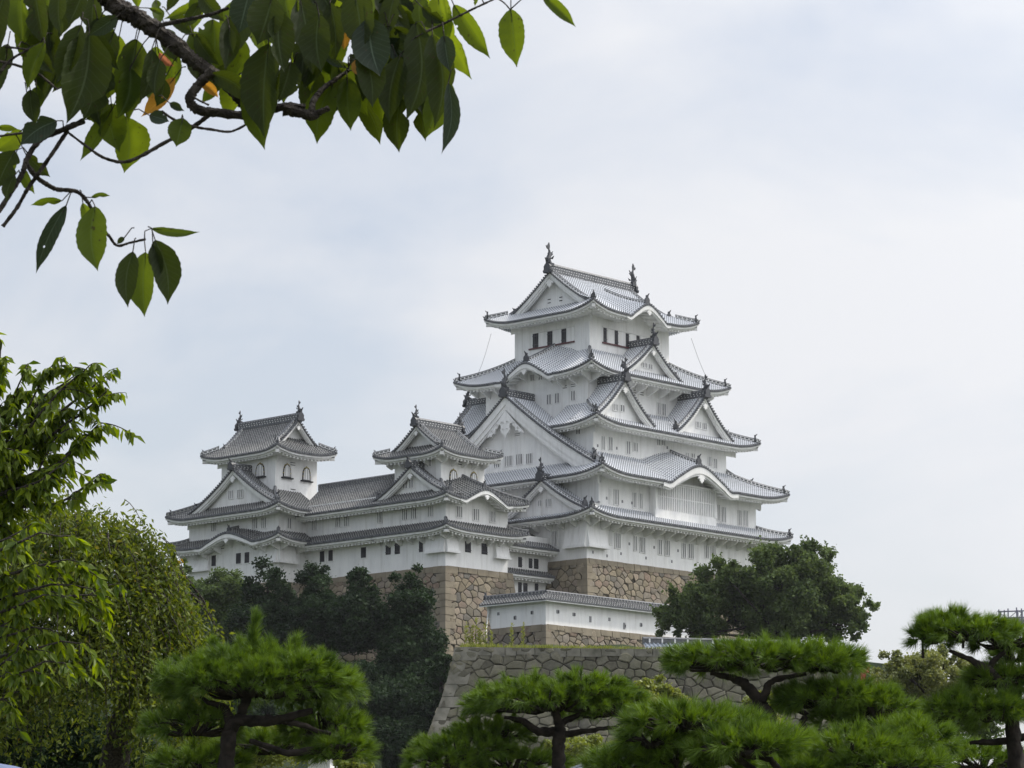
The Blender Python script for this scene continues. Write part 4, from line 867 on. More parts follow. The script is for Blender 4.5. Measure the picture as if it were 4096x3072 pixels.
for rect, k, a0 in (((pc[0] - .75, 4.5, pc[1] - .75, pc[1] + 1.25), 'S', 0), ((pc[0] - .75, pc[0] + 1.25, pc[1] - .75, -3.6), 'W', 0), ((pc[0] - .75, 4.5, pc[1] - .75, pc[1] + 1.25), 'N', 1.9)):
    fr = Fr(rect, k); zf = lambda a, d: z0 + (zr - z0) * np.clip(np.asarray(d, float), 0, 1) + 0 * np.asarray(a, float)
    cen = slope(tr.t, fr, zf, a0, fr.L, lambda x: min(1.0, max(.01, x)) if k != 'N' else 1.0, rows=4)
    if k != 'N':
        for a in cen: disc(tr.d, fr.p(a, -.04, z0 + .02), .09, fr.D, fr.A, .1)
        a = np.linspace(0, fr.L, 20); strip(tr.d, fr, a, 0, z0 + .01 + 0 * a, 0, z0 - .09 + 0 * a); strip(tr.w, fr, a, .06, z0 - .09 + 0 * a, .06, z0 - .22 + 0 * a); strip(tr.w, fr, a, .06, z0 - .22 + 0 * a, .8, z0 - .12 + 0 * a)
    aa = np.linspace(1.0, fr.L, 12)
    if k != 'N': ridge(tr.rd, tr.rw, fr.p(aa, 1.0, zr + .02 + 0 * aa), .3, .22, rails=False)
oni(tr.o, (pc[0] + .25, -3.6, zr), (0, 1, 0), .6); tr.done(M_TG2)
masonry('stone_base', 'low tan stone footing under the white loophole wall', 'stone wall', [(pc[0] - .08, -4.4), (pc[0] - .08, pc[1] - .08), (6, pc[1] - .08)], -9.3, 6.0, M_R1, M_QT, k=.1, topfill=False, quoins=[1], qs=(1.3, .6))

# front grey wall, in world coordinates
def WP(x, y, Y):                                          # measured photo position -> world point at distance Y (used for real, thick objects)
    d = np.array([(x - 2048) / 11130, math.cos(PITCH) - math.sin(PITCH) * (1536 - y) / 11130, math.sin(PITCH) + math.cos(PITCH) * (1536 - y) / 11130])
    return np.array([0, 0, 1.6]) + d * (Y / d[1])
a = WP(1828, 2590, 228); zt = float(a[2]); 
b = np.array([a[0] + 30, a[1] + 3.5])
FW = masonry('stone_wall', 'large weathered grey stone wall with battered corner in front of the castle', 'stone wall', [(a[0] + 5, a[1] + 30), (a[0], a[1]), (b[0], b[1]), (b[0] + 6, b[1] + 30)], zt, 16, M_R2, M_QG, k=.16, c=.0125, world=True, quoins=[1], qs=(1.9, 1.0), stone=(.98, .68), bulge=.14, skip=(2,))
# narrow tiled wall top behind it, right side
p0 = WP(2584, 2575, 232); p1 = WP(3140, 2555, 235)
TWL = Thing('tiled_wall', 'low blue-grey tiled wall top in front of the big round tree', 'wall', tuple(p0), world=True)
dirx = (p1 - p0); dirx[2] = 0; Lw = np.linalg.norm(dirx); dirx /= Lw
class FrL(Fr):
    def __init__(s, o, A, D, L_): s.o = np.array(o, float); s.A = A; s.D = D; s.L = L_; s.k = 'S'
fr = FrL((p0[0], p0[1], 0), dirx, np.array([-dirx[1], dirx[0], 0]), Lw)
zt2 = zt - .1; m = MB(); m.prism([fr.p(0, .45, zt2), fr.p(Lw, .45, zt2), fr.p(Lw, .8, zt2), fr.p(0, .8, zt2)], (0, 0, .5)); TWL.part(m, 'wall', M_WH)
tr = Tier(TWL, mat('blue_grey_tile', rough=.35, spec=.6, build=tile_build(.1, (.10, .12, .15), (.20, .23, .28), (.45, .5, .55), .15))); zf = lambda a, d: zt2 + .42 + .55 * np.asarray(d, float) + 0 * np.asarray(a, float)
cen = slope(tr.t, fr, zf, 0, Lw, lambda x: .95, rows=4)
for a_ in cen: disc(tr.w, fr.p(a_, -.04, zt2 + .44), .07, fr.D, fr.A, .08); disc(tr.d, fr.p(a_, -.03, zt2 + .44), .11, fr.D, fr.A, .1)
a_ = np.linspace(0, Lw, 20); strip(tr.d, fr, a_, 0, zt2 + .43 + 0 * a_, 0, zt2 + .30 + 0 * a_); strip(tr.d, fr, a_, 0, zt2 + .30 + 0 * a_, .6, zt2 + .32 + 0 * a_)
aa = np.linspace(0, Lw, 30); ridge(tr.rd, tr.rw, fr.p(aa, .95, zt2 + .95 + 0 * aa), .3, .42, step=1.1, rails=False); tr.done(M_WH)

# ======================================================== ground and hill
def struct(name, mb, m, **k): o = mb.build(name, m, None, (0, 0, 0), k.get('smooth', True)); o['kind'] = 'structure'; return o
m = MB(); g = 6000; m.add([(-g, -g, 0), (g, -g, 0), (g, g, 0), (-g, g, 0)], [[0, 1, 2, 3]]); struct('ground', m, M_GR, smooth=False)
def hill_h(X, Y):
    # distance-based mound that stays behind the front wall and rises to the masonry footings
    cx, cy = 5, 330; r = np.hypot((X - cx) / 1.15, Y - cy)
    h = 27.5 * np.clip((118 - r) / 30, 0, 1); h = h * h * (3 - 2 * h / 27.5) / 27.5
    h = np.where((X > -2.5) & (Y > 231) & (Y < 262), np.minimum(np.maximum(h, 0), zt - 1.0 + (Y - 229) * .06), h)
    near = np.clip((Y - 246) / 14, 0, 1); lim = 1.6 + np.where(X > 38, .058, np.where(X > -2.5, .0892, .050 + .0345 * near)) * Y; h = np.where(Y < 300, np.minimum(h, lim), h); h = np.where(X > 34, np.minimum(h, 1.6 + .05 * Y) * np.clip((70 - X) / 36, 0, 1), h)
    return h + .4 * np.sin(X * .5) * np.cos(Y * .37) * np.clip(h / 10, 0, 1)
xs = np.linspace(-150, 180, 110); ys = np.concatenate([np.linspace(205, 300, 60), np.linspace(304, 470, 30)])
X, Y = np.meshgrid(xs, ys, indexing='ij'); Hh = hill_h(X, Y) - .05
front = (Y < 229.5 + 3.6 * 0) ; Hh = np.where((X > -9) & (X < 48) & (Y < 234), -.3, Hh)
m = MB(); m.grid(np.stack([X, Y, Hh], -1)); struct('hill', m, M_HL)
m = MB(); q0 = [(a[0] + .4, a[1] + .5, zt - .02), (b[0] - .3, b[1] + .4, zt - .02), (b[0] + 5, b[1] + 28, zt + 1.6), (a[0] + 4.5, a[1] + 28, zt + 1.6)]
i_ = np.linspace(0, 1, 14); Q = np.array([[(np.array(q0[0]) * (1 - s) + np.array(q0[1]) * s) * (1 - t) + (np.array(q0[3]) * (1 - s) + np.array(q0[2]) * s) * t for t in i_] for s in i_]); m.grid(Q); struct('terrace', m, M_GR)

# tiled wall and rubble footing glimpsed between the slope trees
T_ = Thing('plaster_wall', 'short tiled plaster wall glimpsed between the dark slope trees', 'wall', tuple(WP(1300, 2560, 262)), world=True)
w0 = WP(1130, 2492, 262); w1 = WP(1520, 2478, 262); wd = w1 - w0; wd[2] = 0; wl = np.linalg.norm(wd); wd /= wl; f_ = FrL((w0[0], w0[1], 0), wd, np.array([-wd[1], wd[0], 0]), wl); zz_ = w0[2]
m = MB(); m.prism([f_.p(0, .5, zz_ - 1.5), f_.p(wl, .5, zz_ - 1.5), f_.p(wl, .9, zz_ - 1.5), f_.p(0, .9, zz_ - 1.5)], (0, 0, 1.45)); T_.part(m, 'wall', M_WH)
tr = Tier(T_, M_TG); zf = lambda a, d: zz_ - .1 + .6 * np.asarray(d, float) + 0 * np.asarray(a, float); cen = slope(tr.t, f_, zf, 0, wl, lambda x: .7, rows=3); eave_row(tr.d, f_, zf, cen); aa = np.linspace(0, wl, 8); ridge(tr.rd, tr.rw, f_.p(aa, .7, zz_ + .34 + 0 * aa), .3, .22, rails=False); tr.done(M_WH)
r0 = WP(1290, 2545, 260); r1 = WP(1460, 2545, 260)
masonry('stone_wall', 'small patch of tan rubble wall between the dark slope trees', 'stone wall', [(r0[0] - 3, r0[1] + 3), (r0[0] - 2, r0[1]), (r1[0] + 1, r1[1]), (r1[0] + 2, r1[1] + 3)], float(r0[2]), 5, M_R1, M_QT, k=.1, world=True, quoins=[], sub=1.5)
# ======================================================== vegetation kit
def unit(v): return v / (np.linalg.norm(v, axis=-1, keepdims=True) + 1e-9)
def leaves(mb, P, D, N, size, asp=.45, rnd=None, mi=0, fold=.18, droop=0.0):
    """leaf-shaped pairs of faces: P base, D direction, N rough normal"""
    n = len(P); D = unit(D); S = unit(np.cross(D, N)); Nn = np.cross(S, D); s = np.broadcast_to(np.asarray(size, float), (n,))[:, None]
    if rnd is None: rnd = np.random.rand(n)
    base = P; tip = P + D * s - ZZ * droop * s; mid = P + D * s * .45
    l = mid + S * s * asp * .5 + Nn * fold * s * asp; r = mid - S * s * asp * .5 + Nn * fold * s * asp; m2 = P + D * s * .75 - ZZ * droop * .4 * s
    l2 = m2 + S * s * asp * .28 + Nn * fold * s * .5 * asp; r2 = m2 - S * s * asp * .28 + Nn * fold * s * .5 * asp
    V = np.stack([base, l, l2, tip, r2, r], 1).reshape(-1, 3); i = np.arange(n)[:, None] * 6
    F = np.concatenate([i + np.array([[0, 1, 2, 3]]), i + np.array([[0, 3, 4, 5]])], 0)
    mb.add(V, F, mi, None, np.repeat(rnd * .98 + .01, 6))
def quadleaves(mb, P, size, rng, up=.25, asp=.6, mi=0, rnd=None):
    n = len(P); D = unit(rng.randn(n, 3)); N = unit(rng.randn(n, 3) + ZZ * up * 4); S = unit(np.cross(D, N)); D = unit(np.cross(N, S)); s = (size * (0.6 + .8 * rng.rand(n)))[:, None]
    V = np.stack([P - D * s * .5, P + S * s * asp * .5, P + D * s * .5, P - S * s * asp * .5], 1).reshape(-1, 3)
    i = np.arange(n)[:, None] * 4; r = rng.rand(n) if rnd is None else rnd
    mb.add(V, i + np.array([[0, 1, 2, 3]]), mi, None, np.repeat(r * .98 + .01, 4))
def limb(mb, a, b, r0, r1, rng, bend=.1, n=7, sides=7):
    a = np.asarray(a, float); b = np.asarray(b, float); t = np.linspace(0, 1, n)[:, None]; L_ = np.linalg.norm(b - a)
    w = rng.randn(3) * bend * L_; P = a * (1 - t) + b * t + w * np.sin(np.pi * t) + np.cumsum(rng.randn(n, 3) * .012 * L_, 0) * np.sin(np.pi * t)
    mb.tube(P, r0 + (r1 - r0) * t[:, 0], sides, 0, .15); return P
def tree(name, label, cat, blobs, leafm, nleaf, size, seed, root=None, trunk_r=.35, sub=40, subr=.28, group=None, limbs=9, sprays=0, up=.25, ztop=None):
    """blobs: ellipsoids (centre, radii); the crown is many leaf clumps scattered through them"""
    rng = np.random.RandomState(seed); blobs = [(np.asarray(c, float), np.asarray(r, float)) for c, r in blobs]
    if root is None: c = blobs[0][0]; root = np.array([c[0], c[1], c[2] - blobs[0][1][2] * 1.6])
    T = Thing(name, label, cat, tuple(root), group, world=True); cr = MB(); tk = MB()
    vol = np.array([np.prod(r) ** .8 for c, r in blobs]); vol /= vol.sum(); cs = []
    for (c, r), v in zip(blobs, vol):
        k = max(3, int(sub * v)); d = unit(rng.randn(k, 3)); rad = rng.rand(k) ** .38
        p = c + d * rad[:, None] * r * .82; rr = subr * (r.mean()) * (.6 + .8 * rng.rand(k))
        cs += [(p[i], rr[i]) for i in range(k)]
    wts = np.array([r ** 2 for _, r in cs]); wts /= wts.sum(); cnt = (wts * nleaf).astype(int) + 5
    for (c, r), k in zip(cs, cnt):
        d = unit(rng.randn(k, 3) + ZZ * .2); rad = r * (.25 + .85 * rng.rand(k)) * (1 + .5 * (rng.rand(k) > .85) * rng.rand(k)); P = c + d * rad[:, None] * np.array([1, 1, .8])
        tone = np.clip(rng.rand() * .5 + rng.rand(k) * .5, 0, 1); quadleaves(cr, P, size, rng, up, rnd=tone)
    if sprays:
        for _ in range(sprays):
            c, r = cs[rng.randint(len(cs))]; d = unit(rng.randn(3) + ZZ * .5); L_ = r * (.9 + .7 * rng.rand()); k = 14; t = rng.rand(k)[:, None]
            quadleaves(cr, c + d * (r * .7 + L_ * t * .8) + rng.randn(k, 3) * .12 * r, size * .85, rng, up)
    top = blobs[0][0]
    tp = limb(tk, root, top + np.array([0, 0, blobs[0][1][2] * .2]), trunk_r, trunk_r * .35, rng, .04, 9, 9)
    for i in range(limbs):
        c, r = cs[rng.randint(len(cs))]; s = tp[rng.randint(3, 7)]; limb(tk, s, c, trunk_r * .4, trunk_r * .1, rng, .08, 6, 6)
    T.part(cr, 'crown', leafm); T.part(tk, 'trunk', M_BARK); return T
def PX(cx, cy, hw, hh, Y, depth=1.0):                     # ellipsoid whose outline is hw x hh photo pixels at distance Y
    c = WP(cx, cy, Y); s = Y / 11130 * 1.01; return (c, np.array([hw * s, hw * s * depth, hh * s]))

# ---- dark trees on the slope below the turrets
G1_ = 'dark evergreen trees on the slope under the turrets'
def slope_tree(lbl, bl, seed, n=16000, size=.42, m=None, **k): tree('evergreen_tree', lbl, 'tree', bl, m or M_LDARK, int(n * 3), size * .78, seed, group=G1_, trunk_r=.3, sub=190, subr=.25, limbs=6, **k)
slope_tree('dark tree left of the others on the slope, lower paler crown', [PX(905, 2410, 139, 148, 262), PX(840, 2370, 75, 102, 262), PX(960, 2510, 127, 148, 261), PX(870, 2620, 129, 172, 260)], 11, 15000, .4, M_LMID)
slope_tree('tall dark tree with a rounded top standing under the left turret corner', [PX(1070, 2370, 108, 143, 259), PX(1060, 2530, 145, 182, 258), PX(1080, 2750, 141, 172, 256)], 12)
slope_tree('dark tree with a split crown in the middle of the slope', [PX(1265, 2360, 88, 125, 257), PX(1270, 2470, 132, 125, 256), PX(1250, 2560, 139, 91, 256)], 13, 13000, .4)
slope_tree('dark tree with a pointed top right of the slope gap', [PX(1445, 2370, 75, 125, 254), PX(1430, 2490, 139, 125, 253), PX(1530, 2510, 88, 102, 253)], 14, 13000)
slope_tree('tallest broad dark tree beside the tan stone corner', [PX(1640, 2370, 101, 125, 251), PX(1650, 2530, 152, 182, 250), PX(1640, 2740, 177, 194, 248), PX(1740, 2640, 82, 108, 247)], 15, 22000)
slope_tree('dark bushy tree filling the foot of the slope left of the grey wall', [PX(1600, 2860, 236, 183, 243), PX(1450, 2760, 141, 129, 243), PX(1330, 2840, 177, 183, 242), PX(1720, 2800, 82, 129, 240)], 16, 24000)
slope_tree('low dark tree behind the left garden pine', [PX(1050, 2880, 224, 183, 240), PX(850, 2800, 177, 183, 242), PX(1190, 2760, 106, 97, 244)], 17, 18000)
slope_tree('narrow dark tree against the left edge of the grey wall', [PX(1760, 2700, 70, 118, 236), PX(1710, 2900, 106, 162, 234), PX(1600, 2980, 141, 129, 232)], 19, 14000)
tree('small_tree', 'small green treetop peeking out left of the left turret', 'tree', [PX(725, 2270, 57, 50, 262), PX(740, 2370, 88, 102, 262)], M_LMID, 4000, .4, 18, trunk_r=.2, sub=25)
# ---- big round tree in front of the keep
tree('broadleaf_tree', 'big round dark-green tree hiding the right foot of the keep', 'tree',
     [PX(3120, 2380, 250, 215, 248, .8), PX(2830, 2420, 190, 165, 248, .8), PX(3350, 2440, 165, 160, 249, .8), PX(3230, 2270, 140, 120, 248, .8), PX(2960, 2300, 150, 110, 247, .8), PX(2700, 2480, 100, 110, 248), PX(3450, 2430, 90, 80, 249), PX(3400, 2520, 80, 60, 249)],
     M_LMID, 105000, .32, 21, root=WP(3120, 2700, 249), trunk_r=.42, sub=330, subr=.19, limbs=40, sprays=900)
# ---- trees in front of and right of the grey wall
tree('round_shrub', 'bright yellow-green round treetop against the grey stone wall', 'shrub', [PX(2610, 2770, 105, 90, 120), PX(2700, 2800, 70, 70, 120), PX(2560, 2840, 80, 80, 119)], M_LYEL, 15000, .15, 31, trunk_r=.15, sub=60)
tree('round_shrub', 'yellow-green shrub seen under the central garden pine', 'shrub', [PX(2380, 3020, 130, 75, 110), PX(2500, 3000, 80, 55, 110), PX(2250, 2990, 90, 70, 111)], M_LYEL, 12000, .14, 32, trunk_r=.12, sub=60)
tree('round_shrub', 'pale shrub at the right foot of the grey wall between pine boughs', 'shrub', [PX(3060, 2830, 90, 80, 130), PX(3010, 2900, 110, 90, 130)], M_LYEL, 9000, .16, 33, trunk_r=.12, sub=50)
tree('cherry_tree', 'wide olive-green tree with thinning leaves behind the right-hand pines', 'tree', [PX(3700, 2720, 280, 130, 150, .7), PX(3560, 2670, 110, 80, 150), PX(3800, 2640, 130, 70, 151), PX(3880, 2760, 150, 90, 152), PX(3690, 2640, 130, 55, 150), PX(3650, 2860, 200, 90, 149)], M_LAUT, 42000, .17, 34, trunk_r=.25, sub=150, subr=.17, limbs=20, sprays=60)
tree('round_shrub', 'dark green shrub below the olive tree at right', 'shrub', [PX(3850, 2890, 200, 90, 135), PX(3500, 2900, 160, 90, 135)], M_LMID, 12000, .2, 35, trunk_r=.15, sub=60)
tree('round_shrub', 'yellow-green clipped shrub at the lower right of the left garden pine', 'shrub', [PX(1440, 3060, 60, 50, 60), PX(1380, 3040, 60, 60, 60)], M_LYEL, 5000, .06, 36, trunk_r=.06, sub=40)
tree('round_shrub', 'dull yellow shrub behind the left garden pine trunk', 'shrub', [PX(1050, 2990, 230, 90, 62), PX(1250, 2960, 120, 80, 62)], M_LYEL, 14000, .07, 37, trunk_r=.06, sub=90)

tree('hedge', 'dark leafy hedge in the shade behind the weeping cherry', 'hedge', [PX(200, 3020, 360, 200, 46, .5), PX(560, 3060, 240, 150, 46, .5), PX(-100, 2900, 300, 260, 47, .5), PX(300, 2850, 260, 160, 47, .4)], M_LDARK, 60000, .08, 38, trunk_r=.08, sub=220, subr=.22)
# ---- garden pines
def pine(label, Y, pads, limbs_, seed, dens=1.0, needle=.115, spires=(), group='clipped garden pines in the foreground', leafm=None):
    rng = np.random.RandomState(seed); s = Y / 11130 * 1.01
    root = WP(limbs_[0][0][0], limbs_[0][0][1], Y); root = np.array([root[0], root[1], 0]); T = Thing('pine_tree', label, 'pine tree', tuple(root), group, world=True)
    tk = MB(); nd_ = MB(); tw = MB()
    first = True
    for pl in limbs_:
        pts = [WP(x, y, Y + (q[0] if q else 0)) for x, y, r, *q in pl]; rad = [r * s * .78 for x, y, r, *q in pl]
        if first: pts = [np.array([pts[0][0] * 1.0, pts[0][1], 0.0])] + pts; rad = [rad[0] * 1.15] + rad; first = False
        t = np.linspace(0, len(pts) - 1, len(pts) * 5); P = np.stack([np.interp(t, np.arange(len(pts)), np.array(pts)[:, i]) for i in range(3)], 1)
        P += np.cumsum(rng.randn(*P.shape) * .006, 0) * .8; tk.tube(P, np.interp(t, np.arange(len(pts)), rad), 10, 0, .35)
    cx, dx = [], []
    for (px, py, hw, hh, dy, dp) in pads:
        c = WP(px, py, Y + dy); r = np.array([hw * s, hw * s * dp, hh * s])
        area = r[0] * r[1] * 3.14; k = int(area * 135 * dens) + 30
        th = rng.rand(k) * 2 * np.pi; rr = np.sqrt(rng.rand(k)); x = rr * np.cos(th); y = rr * np.sin(th)
        lump = .26 * np.sin(x * 6 + px) * np.cos(y * 5 + py) + .16 * np.sin(x * 13 + y * 9) + .08 * rng.randn(k)
        z = np.sqrt(np.clip(1 - rr ** 2, 0, 1)) * (.85 + lump) - .15 - rng.rand(k) ** 2 * .8 * np.sqrt(np.clip(1 - rr ** 2, 0, 1))
        P = c + np.stack([x, y, z], 1) * r; dr = np.stack([x * .9, y * .9, .75 + .5 * rng.rand(k)], 1) + rng.randn(k, 3) * .28; dr[:, 2] = np.abs(dr[:, 2]) * (1 - .35 * rr); cx.append(P); dx.append(unit(dr))
        k2 = int(k * .35); th = rng.rand(k2) * 2 * np.pi; rr = .75 + .25 * rng.rand(k2); P2 = c + np.stack([rr * np.cos(th), rr * np.sin(th), -.05 - .45 * rng.rand(k2)], 1) * r; d2 = np.stack([np.cos(th), np.sin(th), .1 - .5 * rng.rand(k2)], 1) + rng.randn(k2, 3) * .3; cx.append(P2); dx.append(unit(d2))
        for i in rng.choice(k, min(k, 34), False): limb(tw, c + np.array([x[i] * .25, y[i] * .25, -.45]) * r, P[i] - dr[i] * .02, .022, .006, rng, .1, 5, 4)
    for (px, py, dy, h) in spires:
        b = WP(px, py, Y + dy)
        k = int(9 * h / .15); cx.append(b + np.linspace(0, h, k)[:, None] * np.array([rng.randn() * .1, 0, 1]) + rng.randn(k, 3) * .012); dx.append(unit(np.stack([rng.randn(k) * .3, rng.randn(k) * .3, np.ones(k)], 1))); tw.tube([b - ZZ * .25, b, b + ZZ * h], [.014, .012, .006], 5)
    C_ = np.concatenate(cx); D_2 = np.concatenate(dx); m = len(C_); k = 64
    sh = rng.rand(m, k, 1) * .055; dirs = unit(D_2[:, None, :] + rng.randn(m, k, 3) * (.30 + .16 * rng.rand(m, 1, 1))); base = C_[:, None, :] + D_2[:, None, :] * (sh - .02); ln = needle * 1.08 * (.7 + .45 * rng.rand(m, k, 1)) * (.7 + .6 * rng.rand(m, 1, 1)); tip = base + dirs * ln - ZZ * .01
    sd2 = unit(np.cross(dirs, rng.randn(m, k, 3))) * .0032
    V = np.stack([base - sd2, base + sd2, tip], 2).reshape(-1, 3); F = np.arange(m * k * 3).reshape(-1, 3)
    tone = np.clip(np.repeat(rng.rand(m, 1), k, 1) * .6 + .4 * rng.rand(m, k), 0, 1); nd_.add(V, F, 0, None, np.repeat(tone.ravel() * .98 + .01, 3))
    T.part(nd_, 'foliage', leafm or M_PIN); T.part(tk, 'trunk', M_BARK, smooth=True); T.part(tw, 'twigs', M_BARK); return T
pine('garden pine at left with tall new shoots and a broad flat crown', 27,
     [(1010, 2735, 355, 110, 0, .7), (1270, 2740, 180, 110, .2, .8), (800, 2710, 170, 95, -.1, .8), (1000, 2665, 230, 80, .1, .8), (1180, 2680, 170, 80, -.2, .7), (770, 2900, 190, 80, .3, .8), (1290, 2900, 170, 110, .5, .7), (1350, 3000, 130, 70, .2, .8), (1120, 2980, 260, 70, 1.0, .6), (800, 3050, 200, 60, .9, .8)],
     [[(905, 3090, 42), (910, 2990, 40), (925, 2900, 36), (960, 2870, 32), (1060, 2872, 26), (1160, 2850, 22), (1250, 2820, 14)], [(925, 2900, 30), (900, 2840, 22), (850, 2820, 14), (800, 2800, 8)], [(960, 2870, 24), (980, 2800, 24), (1010, 2740, 14)], [(1060, 2872, 18), (1200, 2900, 14), (1320, 2930, 10)], [(1000, 2960, 12), (1150, 3010, 18), (1300, 3000, 22), (1420, 2975, 10)]], 41,
     spires=[(1010, 2640, 0, .42), (1090, 2650, .1, .2), (1180, 2660, 0, .22), (1280, 2680, .1, .18), (860, 2650, 0, .2), (960, 2640, .2, .16)])
pine('garden pine in the centre with a level umbrella-shaped top', 30,
     [(2230, 2800, 350, 88, 0, .75), (2080, 2800, 220, 75, .2, .8), (2450, 2830, 140, 70, .1, .8), (2330, 2750, 180, 60, -.1, .8), (1960, 2930, 170, 60, .3, .8), (1850, 2990, 200, 60, .1, .8), (1780, 3040, 150, 50, -.1, .8), (2050, 3050, 220, 60, .4, .8)],
     [[(2228, 3090, 36), (2232, 2990, 32), (2235, 2930, 30), (2240, 2890, 26), (2220, 2830, 18)], [(2235, 2925, 24), (2150, 2920, 22), (2090, 2885, 16), (2020, 2870, 8)], [(2235, 2935, 20), (2340, 2925, 14), (2450, 2915, 9), (2500, 2890, 5)], [(2240, 2900, 18), (2330, 2840, 12), (2400, 2820, 8)]], 42, needle=.10)
pine('garden pine right of centre with a long high bough and gnarled limbs', 26,
     [(3020, 2635, 345, 64, 0, .6), (2850, 2650, 170, 58, .1, .8), (3250, 2635, 200, 62, .2, .8), (3310, 2660, 120, 42, 0, .8), (3360, 2790, 240, 75, .1, .75), (3220, 2800, 150, 60, .2, .8), (3500, 2830, 140, 70, 0, .8), (3420, 2870, 180, 60, .2, .7)],
     [[(3080, 3090, 50), (3085, 2950, 46), (3080, 2860, 44), (3040, 2790, 30), (2990, 2745, 26), (2930, 2715, 18), (2860, 2700, 9)], [(3050, 2800, 22), (3070, 2730, 18), (3120, 2700, 14), (3200, 2690, 10)], [(3130, 3000, 18), (3240, 2950, 20), (3200, 2900, 18), (3220, 2860, 14), (3160, 2830, 12)], [(3230, 2940, 20), (3340, 2920, 18), (3450, 2900, 10)]], 43)
pine('low spreading garden pine at the bottom, in front of the shrubs', 22,
     [(2740, 2890, 230, 70, 0, .7), (2900, 2905, 180, 60, .2, .8), (2620, 2960, 130, 60, .1, .8), (2960, 2990, 200, 60, -.2, .8), (3060, 2960, 150, 45, -.1, .8), (2720, 3040, 280, 70, .4, .8), (2500, 3060, 150, 60, .3, .8)],
     [[(3060, 3100, 20), (2960, 3030, 16), (2880, 2980, 10), (2820, 2960, 6)], [(3110, 3080, 20), (3090, 3030, 14), (3000, 3020, 8)]], 44, leafm=None)
pine('low garden pine filling the bottom edge between two taller ones', 24,
     [(3420, 3000, 260, 80, 0, .7), (3620, 2960, 200, 90, .3, .8), (3300, 3060, 220, 60, .2, .8), (3560, 3060, 230, 60, -.1, .8), (3180, 3080, 160, 50, -.1, .8)],
     [[(3450, 3120, 30), (3440, 3060, 22), (3500, 3030, 12)]], 45)
pine('tall garden pine at the right edge with stacked boughs', 27,
     [(3880, 2530, 190, 68, 0, .8), (3800, 2500, 120, 50, .1, .8), (4020, 2560, 140, 60, .1, .8), (3720, 2545, 70, 55, 0, .8), (4020, 2710, 170, 55, .2, .8), (3960, 2720, 110, 50, .4, .8), (3880, 2840, 210, 70, 0, .75), (3760, 2880, 130, 70, .2, .8), (4090, 2800, 90, 60, .1, .8), (3990, 2850, 160, 60, -.1, .8), (4060, 2620, 90, 50, .5, .8)],
     [[(4060, 3090, 42), (4050, 2990, 40), (4045, 2900, 36), (4020, 2760, 28), (3950, 2680, 26), (3890, 2640, 16), (3800, 2600, 9)], [(3950, 2685, 18), (3990, 2640, 14), (4020, 2600, 8)], [(4045, 2960, 20), (3950, 2970, 16), (3870, 2960, 9)], [(4050, 2960, 24), (4100, 2950, 18), (4150, 2930, 12)]], 46, spires=[(3690, 2530, 0, .1), (3850, 2490, 0, .08)])
pine('dark pine bough standing behind the right-edge pine trunk', 31,
     [(3930, 3040, 180, 70, 0, .8), (3780, 3000, 120, 60, .2, .8), (4100, 3040, 110, 60, .2, .8)], [[(3900, 3120, 24), (3900, 3060, 12)]], 47)

# ---- leafy cherry at the left edge and weeping cherry behind
def leafy_branch(cr, tk, pts, Y, s, rng, r0, leaf, dens, twigs=1.0):
    P0 = np.array([WP(x, y, Y + d) for x, y, d in pts]); seg = np.linalg.norm(np.diff(P0, axis=0), axis=1); cum = np.concatenate([[0], np.cumsum(seg)]); n = max(6, int(cum[-1] / .12))
    u = np.linspace(0, cum[-1], n); P = np.stack([np.interp(u, cum, P0[:, i]) for i in range(3)], 1) + np.cumsum(rng.randn(n, 3) * .008, 0); tk.tube(P, np.linspace(r0, .005, n), 6)
    A = []; 
    for i in range(int(n * 1.6 * twigs)):
        j = rng.randint(1, n); d = unit(P[min(j + 1, n - 1)] - P[j - 1] + rng.randn(3) * .09 + ZZ * .03); L_ = (.12 + .2 * rng.rand()) ; k = 6; t = np.linspace(0, 1, k)[:, None]
        Q = P[j] + d * L_ * t - ZZ * .10 * t ** 2; tk.tube(Q, [.006, .005, .005, .004, .003, .002], 4); A.append((Q, d))
    A.append((P, unit(P[-1] - P[0])))
    for Q, d in A:
        m = int(max(5, len(Q) * dens)); t = rng.rand(m) * (len(Q) - 1); B = np.stack([np.interp(t, np.arange(len(Q)), Q[:, i]) for i in range(3)], 1)
        D = d * .5 + rng.randn(m, 3) * .45; D[:, 2] = -.35 - .6 * rng.rand(m) + .25 * rng.randn(m); N = rng.randn(m, 3) * .5 + ZZ * .8
        leaves(cr, B, D, N, leaf * (.7 + .5 * rng.rand(m)), .42, rng.rand(m), droop=.12)
rng = np.random.RandomState(51)
LT = Thing('cherry_tree', 'leafy green cherry tree reaching in from the left edge', 'tree', (-5.6, 21, 0), world=True); cr = MB(); tk = MB()
for (x, y, d) in [(60, 1370, 0), (140, 1450, .2), (230, 1500, .1), (330, 1490, .3), (410, 1470, 0), (480, 1500, .2), (460, 1580, .1), (300, 1560, .4), (390, 1720, 0), (440, 1680, .3), (420, 1910, 0), (300, 1880, .2), (200, 1640, .3), (120, 1780, .1), (60, 1650, -.2), (340, 1820, -.1), (250, 1760, .1), (20, 1560, .2), (120, 1960, .3)]:
    y0 = y + 90 + rng.rand() * 120; x -= 45; leafy_branch(cr, tk, [(-260, 2050, .6), (-60 + x * .25, (y0 + 2000) / 2, .3), (x * .6, y0 * .75 + y * .25, d), (x, y, d)], 21.5, 1, rng, .03, .105, 3.2, .75)
